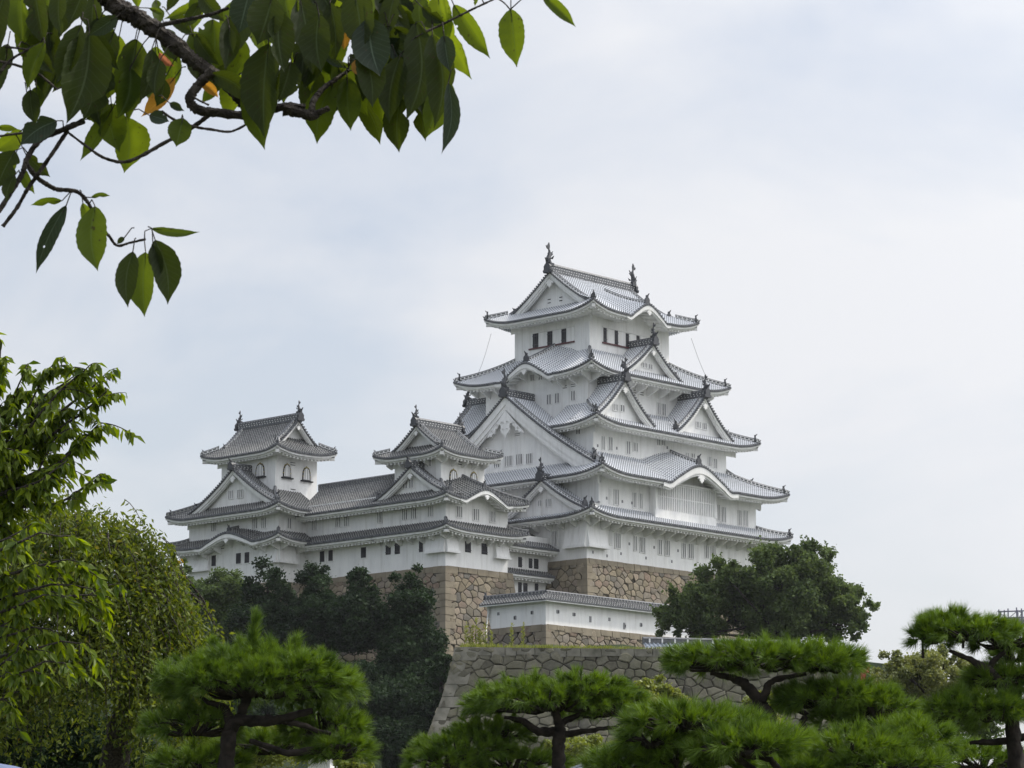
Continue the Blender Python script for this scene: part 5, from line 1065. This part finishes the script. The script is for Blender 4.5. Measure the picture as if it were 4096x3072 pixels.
for (x, y, d) in [(230, 2170, -.6), (330, 2240, -.5), (250, 2390, -.6), (440, 2400, -.4), (300, 2560, -.6), (240, 2640, -.7), (120, 2760, -.6), (60, 2480, -.5), (160, 2290, -.4), (100, 2120, -.4), (370, 2330, -.5), (200, 2500, -.6), (60, 2620, -.6)]:
    leafy_branch(cr, tk, [(-200, y + 120, 0), (x * .3, y + 30, d), (x * .7, y - 10, d), (x, y, d)], 20.5, 1, rng, .02, .105, 2.8, .6)
tk.tube([(-5.6, 21.4, 0), (-5.3, 21.6, 1.8), (-4.9, 21.8, 3.4), (-4.6, 21.9, 4.8), (-4.2, 21.8, 6.4)], [.22, .19, .16, .11, .05], 9)
LT.part(cr, 'crown', M_LCH); LT.part(tk, 'trunk', M_CBARK)
WT = Thing('weeping_cherry_tree', 'weeping cherry with a domed crown of hanging twigs behind the left-edge tree', 'tree', (-5.0, 33, 0), world=True); cr = MB(); tk = MB()
Yw = 33.0; c0 = WP(250, 2700, Yw); rr_ = np.array([560, 420, 660]) * Yw / 11130
def dome(th, ph): return c0 + np.array([np.cos(th) * np.cos(ph), np.sin(th) * np.cos(ph), np.sin(ph)]) * rr_
strands = []
for i in range(2300):
    th = rng.rand() * 2 * np.pi; th = th if rng.rand() < .35 else -rng.rand() * np.pi; ph = np.arcsin(rng.rand() * 1.15 - .15 if True else 0); p = dome(th, ph); k = (.84 + .2 * rng.rand()); p = c0 + (p - c0) * k + rng.randn(3) * .08
    bump = .14 * np.sin(p[0] * 2.2) + .10 * np.sin(p[0] * 5 + p[1] * 3); p[2] += bump
    L_ = .35 + .8 * rng.rand(); out = unit((p - c0) * np.array([1, 1, 0])); m = 8; t = np.linspace(0, 1, m)[:, None]; Q = p + out * .28 * np.sin(t * 1.6) - ZZ * L_ * t ** 1.35 + rng.randn(3) * .03 * t
    strands.append(Q); 
    if i % 3 == 0: tk.tube(Q, np.linspace(.005, .0025, m), 4)
    n = int(32 * L_) + 8; tt = rng.rand(n) * (m - 1); B = np.stack([np.interp(tt, np.arange(m), Q[:, j]) for j in range(3)], 1); B = B + rng.randn(n, 3) * .035; D = rng.randn(n, 3) * .75; D[:, 2] = -.6 + .35 * rng.randn(n); leaves(cr, B, D, rng.randn(n, 3), .07 * (.7 + .6 * rng.rand(n)), .42, rng.rand(n), droop=.1)
tk.tube([(-5.0, 33, 0), (-4.9, 33, 2), (-4.6, 33, 3.6), (-4.3, 33.1, 4.4)], [.24, .2, .17, .12], 9)
for i in range(46):
    th = rng.rand() * 2 * np.pi; ph = .25 + rng.rand() * 1.0; e = c0 + (dome(th, ph) - c0) * (1.0 + .13 * rng.rand()); s_ = np.array([-4.4, 33.05, 4.2]); mid = (s_ + e) / 2 + ZZ * (.35 + .3 * rng.rand()); end = e + unit((e - c0) * np.array([1, 1, 0])) * .3 - ZZ * .5
    t = np.linspace(0, 1, 12)[:, None]; P = s_ * (1 - t) ** 3 + 3 * mid * t * (1 - t) ** 2 + 3 * (e + ZZ * .15) * t ** 2 * (1 - t) + end * t ** 3; tk.tube(P + rng.randn(*P.shape) * .012, np.linspace(.045, .006, 12), 6)
WT.part(cr, 'crown', M_LWE); WT.part(tk, 'trunk', M_CBARK)

# ---- overhanging cherry branch close to the camera
def NP(x, y, Y=3.6): return WP(x, y, Y)
CB = Thing('cherry_branch', 'overhanging cherry branch with large backlit leaves, close at the top left', 'branch', tuple(NP(500, -60)), world=True)
fA = lambda L_: [(x * .5425, y * .5425) for x, y in L_]; fB = lambda L_: [(1100 + x * .5877, y * .5877) for x, y in L_]; fC = lambda L_: [(x * .4219, 600 + y * .4219) for x, y in L_]
br = MB(); BP = []; rng = np.random.RandomState(61)
def stick(pts, r0, r1, Y=3.6, dY=0.0, sides=9, knob=.25):
    n0 = len(pts); t = np.linspace(0, n0 - 1, n0 * 9); xs_ = np.array(pts, float)
    # smooth curve through the points
    def cr_(u):
        i = np.clip(np.floor(u).astype(int), 0, n0 - 2); f = (u - i)[:, None]; p = lambda k: xs_[np.clip(i + k, 0, n0 - 1)]
        return .5 * (2 * p(0) + (p(1) - p(-1)) * f + (2 * p(-1) - 5 * p(0) + 4 * p(1) - p(2)) * f ** 2 + (3 * p(0) - p(-1) - 3 * p(1) + p(2)) * f ** 3)
    q = cr_(t); P = np.array([NP(a, b, Y + dY * k / len(q)) for k, (a, b) in enumerate(q)]); r = np.linspace(r0, r1, len(P)) * 3.6 / 11130; r = r * (1 + knob * (rng.rand(len(P)) - .5)); br.tube(P, r, sides, 0, .22); BP.extend(list(P))
for pts, r0, r1, dy in [
    (fA([(760, -60), (880, 60), (980, 110), (1100, 190), (1300, 330), (1430, 450), (1600, 560), (1700, 650), (1790, 760), (1860, 840)]), 46, 20, .03),
    (fA([(1560, 530), (1470, 620), (1400, 720), (1430, 790), (1500, 820), (1600, 830), (1850, 850), (2080, 790), (2250, 800)]), 20, 20, .02),
    (fB([(60, 745), (140, 760), (260, 790), (290, 770), (370, 735)]), 26, 11, 0), (fB([(250, 770), (260, 690), (330, 600), (400, 550), (500, 480)]), 15, 8, .05),
    (fA([(1180, 185), (1280, 165), (1450, 130), (1560, 105), (1680, 60)]), 10, 7, -.05), (fA([(-20, 450), (120, 480), (240, 525), (330, 580), (420, 660)]), 6, 5, 0),
    (fA([(-20, 560), (70, 450), (180, 380), (300, 320)]), 7, 4, 0), (fA([(40, 345), (160, 360), (300, 385)]), 5, 4, 0),
    (fA([(500, 975), (640, 1080), (760, 1160), (900, 1195), (1020, 1160), (1200, 1060), (1400, 950), (1540, 850)]), 5, 10, .03), (fA([(1190, 820), (1300, 890), (1440, 935), (1560, 955), (1700, 970), (1820, 915)]), 6, 5, 0),
    (fA([(500, 960), (400, 1110), (290, 1270), (200, 1400), (120, 1540), (20, 1670)]), 9, 8, 0), (fA([(620, 890), (480, 950), (300, 1030), (200, 1170), (165, 1280), (80, 1420), (-10, 1560)]), 13, 10, -.03),
    (fC([(250, 130), (340, 250), (420, 310), (530, 370), (640, 380), (740, 400), (820, 480), (890, 600), (940, 720), (1030, 810), (1110, 905), (1230, 880), (1380, 845)]), 11, 5, .05),
    (fB([(1030, 215), (1130, 170), (1250, 110), (1350, 60), (1500, -10)]), 6, 4, 0), (fA([(-10, 1005), (90, 990), (240, 975), (460, 960)]), 5, 5, 0), (fA([(1380, 680), (1450, 730), (1540, 775)]), 5, 4, 0), (fB([(1500, -20), (1560, 20), (1600, 65)]), 3, 3, 0)]:
    stick(pts, r0, r1, 3.6, dy)
lf = MB()
def leafmesh(b, t, w, Y, yaw, tone):
    b = np.array(NP(*b, Y)); t_ = np.array(NP(*t, Y)); L_ = np.linalg.norm(t_ - b); D = (t_ - b) / L_; toward = unit(np.array([0, -1, -.25]) * 1.0); S = unit(np.cross(D, toward)); S = unit(S * math.cos(yaw) + toward * math.sin(yaw)); Nn = unit(np.cross(S, D)); hw = w * .5 * 3.6 / 11130 / max(.35, math.cos(yaw))
    n = 22; u = np.linspace(0, 1, n); prof_ = np.interp(u, [0, .06, .2, .4, .6, .75, .86, .93, 1], [.0, .40, .86, 1.0, .94, .66, .30, .11, .0]); ser = 1 + .045 * (np.arange(n) % 2) * (prof_ > .1)
    cols = np.array([-1, -.62, -.28, 0, .28, .62, 1.0]); V = []
    curl = rng.rand() * .5 - .08; fold_ = .25 + .45 * rng.rand(); bendz = rng.rand() * .22 - .05; sw = (rng.rand() - .5) * .2; tw_ = (rng.rand() - .5) * 1.0
    bite = (rng.rand() < .35); bi = rng.randint(6, 19); bs = 1 if rng.rand() < .5 else -1; bw_ = rng.randint(2, 4); bd = .35 + .35 * rng.rand()
    for i in range(n):
        for c in cols:
            k = ser[i] if abs(c) == 1 else 1; x = c * prof_[i] * k * ((1 - bd * (1 - abs(i - bi) / (bw_ + .5))) if bite and c * bs > .3 and abs(i - bi) <= bw_ else 1); a = tw_ * u[i]
            off = S * (x * hw * math.cos(a) + sw * L_ * math.sin(u[i] * 3.1)) + Nn * ((abs(x) ** 1.2) * hw * fold_ + x * hw * math.sin(a) + curl * L_ * u[i] ** 2 * .35 + .004 * math.sin(u[i] * 34) * abs(c) * 1.2 * L_ * 1.0)
            V.append(b + D * L_ * (u[i] + abs(x) * .02) + off)
    V = np.array(V).reshape(n, 7, 3); uv = np.stack(np.broadcast_arrays(cols[None, :] * .5 + .5 + .001, u[:, None] + .001), -1)
    m = MB(); m.grid(V, 0, uv); bp_ = np.array(BP); dd_ = np.linalg.norm(bp_ - (b - D * .01), axis=1); pe = bp_[dd_.argmin()]
    if dd_.min() > .055: pe = b - D * .016 + np.array([rng.randn() * .004, 0, .002])
    m.tube([pe, pe * .5 + b * .5 + ZZ * .3 * min(.012, dd_.min()) - D * .004, b, b + D * L_ * .22], [.0010, .0008, .0008, .0005], 5, 1); return m
def leafmat(name, top, thru, tr):
    def f(t, b):
        uv = nd(t, 'ShaderNodeUVMap'); sx = nd(t, 'ShaderNodeSeparateXYZ'); t.links.new(uv.outputs[0], sx.inputs[0])
        ax_ = mth(t, 'ABSOLUTE', mth(t, 'SUBTRACT', sx.outputs[0], .5)); vein = mth(t, 'FRACT', mth(t, 'SUBTRACT', mth(t, 'MULTIPLY', sx.outputs[1], 11), mth(t, 'MULTIPLY', ax_, 4.0)))
        vl = mth(t, 'LESS_THAN', vein, .12); ml = mth(t, 'LESS_THAN', ax_, .022); vv = mth(t, 'MAXIMUM', ml, mth(t, 'MULTIPLY', vl, .35))
        tc_ = nd(t, 'ShaderNodeTexCoord'); n = nd(t, 'ShaderNodeTexNoise'); n.inputs['Scale'].default_value = 30; n.inputs['Detail'].default_value = 5; t.links.new(tc_.outputs['Object'], n.inputs['Vector'])
        n2 = nd(t, 'ShaderNodeTexNoise'); n2.inputs['Scale'].default_value = 160; t.links.new(tc_.outputs['Object'], n2.inputs['Vector']); spot = mth(t, 'GREATER_THAN', n2.outputs['Fac'], .70)
        c = mixc(t, n.outputs['Fac'], tuple(x * .7 for x in top), tuple(x * 1.35 for x in top)); c = mixc(t, vv, c, tuple(min(1, x * 2.6 + .03) for x in top)); c = mixc(t, mth(t, 'MULTIPLY', spot, .7), c, (.06, .045, .02)); t.links.new(c, b.inputs['Base Color'])
        bp = nd(t, 'ShaderNodeBump'); bp.inputs['Strength'].default_value = .5; bp.inputs['Distance'].default_value = .001; t.links.new(mth(t, 'SUBTRACT', 1, vv), bp.inputs['Height']); t.links.new(bp.outputs[0], b.inputs['Normal'])
        tr_ = nd(t, 'ShaderNodeBsdfTranslucent'); c2 = mixc(t, n.outputs['Fac'], tuple(x * .8 for x in thru), tuple(x * 1.2 for x in thru)); c2 = mixc(t, mth(t, 'MULTIPLY', vv, .6), c2, tuple(x * .5 for x in thru)); c2 = mixc(t, mth(t, 'MULTIPLY', spot, .8), c2, (.05, .03, .01)); t.links.new(c2, tr_.inputs['Color'])
        mx = nd(t, 'ShaderNodeMixShader'); mx.inputs[0].default_value = tr; t.links.new(b.outputs[0], mx.inputs[1]); t.links.new(tr_.outputs[0], mx.inputs[2]); hv = nd(t, 'ShaderNodeTexVoronoi', voronoi_dimensions='3D'); hv.inputs['Scale'].default_value = 38; t.links.new(tc_.outputs['Object'], hv.inputs['Vector']); hs_ = nd(t, 'ShaderNodeSeparateColor'); t.links.new(hv.outputs['Color'], hs_.inputs[0])
        hole = mth(t, 'MULTIPLY', mth(t, 'LESS_THAN', hv.outputs['Distance'], .13), mth(t, 'GREATER_THAN', hs_.outputs[0], .80)); tp = nd(t, 'ShaderNodeBsdfTransparent'); mh = nd(t, 'ShaderNodeMixShader'); t.links.new(hole, mh.inputs[0]); t.links.new(mx.outputs[0], mh.inputs[1]); t.links.new(tp.outputs[0], mh.inputs[2])
        t.links.new(mh.outputs[0], t.nodes['Material Output'].inputs['Surface'])
    return mat(name, rough=.5, spec=.22, build=f)
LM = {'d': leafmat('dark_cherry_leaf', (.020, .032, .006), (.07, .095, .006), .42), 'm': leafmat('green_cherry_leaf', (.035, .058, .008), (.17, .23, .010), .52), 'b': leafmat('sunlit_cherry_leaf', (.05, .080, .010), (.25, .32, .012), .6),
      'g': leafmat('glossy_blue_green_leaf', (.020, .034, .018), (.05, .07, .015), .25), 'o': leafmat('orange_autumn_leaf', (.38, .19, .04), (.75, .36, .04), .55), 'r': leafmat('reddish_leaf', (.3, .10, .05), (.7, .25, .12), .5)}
A_ = [((40, -60), (20, 390), 170, 'd'), ((150, -90), (175, 320), 200, 'm'), ((330, -80), (400, 330), 200, 'm'), ((440, -90), (465, 280), 140, 'd'), ((330, 310), (200, 665), 140, 'm'), ((660, 230), (480, 930), 370, 'd'), ((865, 120), (650, 265), 120, 'g'), ((880, 260), (760, 770), 220, 'b'), ((1010, 290), (950, 900), 250, 'm'), ((1120, 360), (1010, 760), 150, 'd'), ((600, 180), (420, 640), 190, 'd'), ((1290, 570), (1055, 880), 140, 'o'), ((1180, 440), (1140, 720), 140, 'd'), ((1170, 390), (1290, 490), 60, 'r'), ((1480, 600), (1615, 725), 80, 'o'), ((1570, 140), (1505, 610), 280, 'm'), ((1690, 560), (1680, 890), 190, 'b'), ((1860, 520), (1955, 1115), 220, 'm'), ((1980, 320), (1945, 1020), 300, 'd'), ((1840, -70), (1760, 250), 230, 'g'), ((2010, -30), (1900, 340), 270, 'd'), ((2160, 480), (2090, 770), 140, 'm'), ((1560, -10), (1205, 150), 100, 'b'), ((1490, -60), (1390, 100), 90, 'm'), ((930, 860), (905, 1285), 250, 'b'), ((830, 800), (598, 1200), 120, 'm'), ((820, 760), (880, 1130), 220, 'm'), ((1350, 870), (1300, 1090), 180, 'm'), ((420, 890), (150, 1080), 190, 'g'), ((-20, 940), (135, 945), 50, 'b'), ((160, 960), (-50, 1110), 150, 'b'), ((110, 1110), (-30, 1400), 200, 'd'), ((170, 1240), (265, 1435), 80, 'm'), ((110, 1290), (50, 1500), 90, 'd'), ((610, -60), (500, 200), 150, 'd'), ((1100, 60), (1205, 115), 40, 'm'), ((1250, 760), (1360, 820), 60, 'g'), ((720, 420), (590, 900), 230, 'd'), ((960, 500), (860, 880), 200, 'm'), ((1100, 850), (1250, 900), 110, 'g'), ((640, 880), (740, 800), 100, 'm')]
B_ = [((170, -20), (250, 520), 230, 'd'), ((400, -80), (430, 140), 170, 'b'), ((390, 580), (288, 992), 220, 'm'), ((490, 520), (505, 905), 170, 'm'), ((590, 320), (655, 745), 190, 'd'), ((640, 120), (720, 540), 270, 'g'), ((680, -90), (770, 305), 240, 'b'), ((830, -90), (900, 280), 140, 'b'), ((790, 400), (740, 865), 160, 'b'), ((850, 380), (775, 855), 190, 'd'), ((870, 320), (905, 700), 100, 'b'), ((960, 150), (885, 855), 260, 'd'), ((1070, 230), (1090, 890), 210, 'd'), ((1180, 560), (1122, 1062), 110, 'g'), ((1170, 520), (1025, 945), 200, 'm'), ((1100, -60), (1190, 330), 170, 'b'), ((1130, 60), (1362, 545), 160, 'b'), ((1215, 30), (1468, 402), 150, 'm'), ((1150, 240), (1190, 495), 130, 'g'), ((990, -40), (990, 210), 120, 'm'), ((1605, 60), (1650, 465), 200, 'm'), ((1815, -40), (2050, 188), 90, 'm'), ((1355, -50), (1360, 45), 40, 'm'), ((540, -60), (610, 360), 230, 'd'), ((475, 190), (470, 340), 90, 'o'), ((560, 400), (590, 530), 100, 'o'), ((315, 360), (485, 465), 50, 'g'), ((300, 100), (330, 500), 220, 'd'), ((30, 80), (70, 500), 200, 'd'), ((110, 420), (20, 700), 170, 'd'), ((730, 250), (700, 700), 180, 'm'), ((220, 420), (240, 620), 130, 'm'), ((980, 640), (1090, 880), 150, 'm'), ((60, -60), (120, 200), 180, 'm')]
C_l = [((860, 450), (1050, 437), 50, 'm'), ((590, 480), (285, 525), 80, 'm'), ((630, 520), (343, 1175), 150, 'g'), ((785, 500), (805, 785), 110, 'b'), ((900, 530), (925, 1170), 290, 'm'), ((1180, 830), (1110, 895), 60, 'd'), ((1260, 960), (1215, 1505), 210, 'd'), ((1380, 965), (1400, 1600), 270, 'm'), ((1470, 850), (1585, 1480), 270, 'd'), ((1430, 745), (1905, 788), 90, 'm'), ((1450, 900), (1500, 1240), 140, 'd')]
def inb(x0, x1, y0, y1, n, ln, cols):
    out = []
    for i in range(n):
        x = x0 + (x1 - x0) * rng.rand(); y = y0 + (y1 - y0) * rng.rand(); l = ln * (.8 + .4 * rng.rand()); an = rng.randn() * .5; out.append(((x, y), (x + l * math.sin(an), y + l * math.cos(an)), l * (.36 + .2 * rng.rand()), cols[rng.randint(len(cols))]))
    return out
F_ = inb(420, 1780, -80, 330, 34, 130, 'ddmb') + inb(0, 420, 0, 420, 12, 120, 'dmm') + inb(560, 900, 100, 330, 7, 190, 'dmd') + inb(1250, 1800, -60, 420, 16, 190, 'dmbd') + inb(900, 1690, -120, 180, 26, 230, 'ddmdb') + inb(1150, 1650, 100, 260, 10, 240, 'dmgd') + inb(40, 520, -100, 160, 12, 220, 'ddm') + inb(260, 560, 150, 380, 9, 180, 'ddm') + inb(0, 260, 20, 260, 6, 180, 'ddm') + inb(0, 140, 560, 640, 2, 120, 'dm')
k_ = 0
fI = lambda L_: L_
for lst, f, sc in ((F_, fI, 1.0), (A_, fA, .5425), (B_, fB, .5877), (C_l, fC, .4219)):
    for (b, t, w_, c) in lst:
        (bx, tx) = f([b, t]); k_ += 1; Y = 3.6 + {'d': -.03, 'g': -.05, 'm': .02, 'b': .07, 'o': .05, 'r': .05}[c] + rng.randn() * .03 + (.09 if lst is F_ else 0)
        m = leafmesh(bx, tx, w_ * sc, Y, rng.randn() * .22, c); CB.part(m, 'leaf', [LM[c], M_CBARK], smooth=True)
CB.part(br, 'branch', M_CBARK, smooth=True)

# ---- grass fringe and tall weeds on the grey wall's top
rng = np.random.RandomState(71); g = MB()
def tuft(base, n, h, spread):
    P = base + np.stack([rng.randn(n) * spread, rng.randn(n) * spread * .6, np.zeros(n)], 1); D = np.stack([rng.randn(n) * .25, rng.randn(n) * .25, np.ones(n)], 1); leaves(g, P, D, rng.randn(n, 3), h * (.6 + .7 * rng.rand(n)), .13, rng.rand(n))
for i in range(260):
    x = rng.rand() ** 1.15 * 17; tuft(np.array([a[0] + .5 + x, a[1] + .5 + rng.rand() * 3.0, zt - .02 + rng.rand() * .05]), 18, .42 * (1 - x / 26), .25)
go = g.build('grass', M_GRS); tag(go, 'bright yellow-green grass fringe on top of the grey stone wall', 'grass', kind='stuff')
g = MB(); st = [(1865, 2500), (1890, 2510), (1905, 2480), (1915, 2520), (1942, 2500), (1965, 2530), (2047, 2505), (2092, 2500), (1880, 2545), (1925, 2540)]
for j, (px, py) in enumerate(st):
    top = WP(px, py, 231); bse = np.array([top[0], top[1], zt]); h = top[2] - zt + .1
    g = MB(); g.tube([bse, bse + ZZ * h * .5 + rng.randn(3) * .03, bse + ZZ * h], [.035, .03, .012], 5, 0); n = 60; t = rng.rand(n); leaves(g, bse + ZZ * h * t[:, None], np.stack([rng.randn(n) * .5, rng.randn(n) * .5, .5 + 0 * t], 1), rng.randn(n, 3), .30, .3, rng.rand(n) * .6 + .4)
    T = Thing('tall_weed', 'upright yellow-green weed spike on the left end of the grey wall top', 'plant', tuple(bse), 'weed spikes on the wall top', world=True); T.part(g, 'stem', M_GRS)

# ---- small things glimpsed among the foliage
SCF = Thing('scaffold', 'grey tube scaffold rising behind the right-edge pine', 'scaffold', tuple(WP(4040, 2560, 120)), world=True); m = MB(); st_m = mat('galvanised_tube', (.16, .16, .22), .5, .5)
q = lambda x, y, d=0: WP(x, y, 120 + d)
for x, d, y0 in ((3995, 0, 2438), (4003, 1.2, 2448), (4017, 0, 2440), (4032, 0, 2434), (4066, 0, 2430), (4071, 1.2, 2440), (4086, 0, 2434), (4089, 1.2, 2445), (4110, 0, 2436)): P0 = q(x, y0, d); m.tube([P0, np.array([P0[0], P0[1], P0[2] - 4.5])], .028, 6)
for y in (2446, 2472, 2486, 2510): m.tube([q(3990, y), q(4120, y - 4)], .024, 6); m.tube([q(3996, y + 2, 1.2), q(4120, y - 3, 1.2)], .02, 6)
for (a1_, b1_) in (((3997, 2450), (4030, 2475)), ((4034, 2474), (4064, 2448)), ((4068, 2440), (4090, 2455)), ((4000, 2490), (4030, 2512)), ((4070, 2480), (4088, 2450))): m.tube([q(*a1_), q(*b1_)], .016, 5)
SCF.part(m, 'tube_frame', st_m); m = MB()
m.box2(q(3995, 2488) + np.array([0, 0, -.03]), q(4120, 2484, 1.2)); SCF.part(m, 'deck_board', mat('scaffold_deck', (.3, .3, .28), .8, .2))
RB = Thing('red_crane', 'red crane boom and cab half hidden behind the pines at right', 'crane', tuple(WP(3450, 2760, 140)), world=True); m = MB(); rm = mat('red_enamel', (.45, .05, .05), .45, .5)
q = lambda x, y, d=0: WP(x, y, 140 + d)
m.prism([q(3395, 2668), q(3460, 2662), q(3480, 2656), q(3476, 2690), q(3440, 2682), q(3396, 2686)], (0, .5, 0)); RB.part(m, 'boom', rm)
m = MB(); m.prism([q(3442, 2680, .1), q(3470, 2678, .1), q(3462, 2710, .1), q(3456, 2900, .1), q(3446, 2900, .1), q(3444, 2700, .1)], (0, .45, 0)); RB.part(m, 'mast', rm)
m = MB(); m.prism([q(3400, 2690, .5), q(3440, 2686, .5), q(3440, 2720, .5), q(3398, 2724, .5)], (0, .8, 0)); RB.part(m, 'cab', mat('cab_glass', (.45, .47, .48), .3, .6))
# small pavilion whose roof finial shows between the pines
PV = Thing('pavilion', 'small grey roofed pavilion with a tall spike, between the centre pines', 'pavilion', tuple(np.array([*WP(2506, 3060, 70)[:2], 0])), world=True); pc_ = WP(2506, 2985, 70); gm_ = mat('weathered_metal', (.18, .19, .24), .35, .6, noise=(6, (.12, .13, .17), (.30, .32, .38)))
m = MB(); m.tube([pc_ + ZZ * .36, pc_ + ZZ * .25, pc_ + ZZ * .05, pc_ - ZZ * .05], [.008, .03, .06, .11], 8); PV.part(m, 'finial', gm_, smooth=True)
m = MB(); n = 8; aa = np.linspace(0, 2 * np.pi, n + 1)[:-1] + .3; rg = np.linspace(.06, 1.6, 7); P = np.array([[pc_ + np.array([math.cos(t) * r_, math.sin(t) * r_, -.03 - .42 * r_ ** .8]) for r_ in rg] for t in np.append(aa, aa[0])]); m.grid(P)
for t in aa: m.tube([pc_ + np.array([math.cos(t) * r_, math.sin(t) * r_, .0 - .42 * r_ ** .8]) for r_ in rg], .035, 5)
PV.part(m, 'roof', gm_)
m = MB()
for t in aa: m.tube([pc_ + np.array([math.cos(t) * 1.3, math.sin(t) * 1.3, -.6]), np.array([pc_[0] + math.cos(t) * 1.3, pc_[1] + math.sin(t) * 1.3, 0])], .06, 8)
PV.part(m, 'post', M_BARK)
# pale store-house wall behind the left pine
SH = Thing('storehouse', 'pale grey plaster storehouse corner glimpsed under the left pine', 'building', tuple(np.array([*WP(1300, 3072, 66)[:2], 0])), world=True); c1 = WP(1232, 3022, 66); c2 = WP(1380, 3022, 66)
m = MB(); m.box2((c1[0], c1[1], 0), (c2[0] - .35, c1[1] + 3, c1[2] + .05)); SH.part(m, 'wall', M_WH); m = MB(); m.prism([(c1[0] - .4, c1[1] - .4, c1[2] + .0), (c1[0] - .4, c1[1] + 1.5, c1[2] + .45), (c1[0] - .4, c1[1] + 3.4, c1[2] + .0)], (c2[0] - c1[0] + .2, 0, 0)); SH.part(m, 'roof', M_TD)
# blue-grey parasol top in the bottom left corner
UM = Thing('parasol', 'blue-grey parasol top in the lower left corner', 'parasol', tuple(np.array([*WP(-60, 3072, 17)[:2], 0])), world=True); ap = WP(-85, 3048, 17); m = MB(); rg = np.linspace(.01, .75, 8); aa = np.linspace(0, 2 * np.pi, 9)
m.grid(np.array([[ap + np.array([math.cos(t) * r_, math.sin(t) * r_, -.28 * (r_ / .75) ** 2]) for r_ in rg] for t in aa])); UM.part(m, 'canopy', mat('blue_fabric', (.13, .16, .26), .7, .2)); m = MB(); m.tube([ap + ZZ * .05, np.array([ap[0], ap[1], 0])], .015, 8); UM.part(m, 'pole', M_IG)
# ---- thin air haze round the whole place
m = MB(); m.box2((-420, -20, -1.5), (420, 560, 130)); hz = m.build('haze', mat('haze_air')); tag(hz, 'thin pale haze filling the air', 'haze', kind='stuff')
hm = MATS['haze_air'].node_tree; hm.nodes.clear(); ho = nd(hm, 'ShaderNodeOutputMaterial'); hv = nd(hm, 'ShaderNodeVolumePrincipled'); hv.inputs['Density'].default_value = 0.00006; hv.inputs['Color'].default_value = (.93, .95, 1, 1); hv.inputs['Anisotropy'].default_value = .3
hm.links.new(hv.outputs[0], ho.inputs['Volume'])
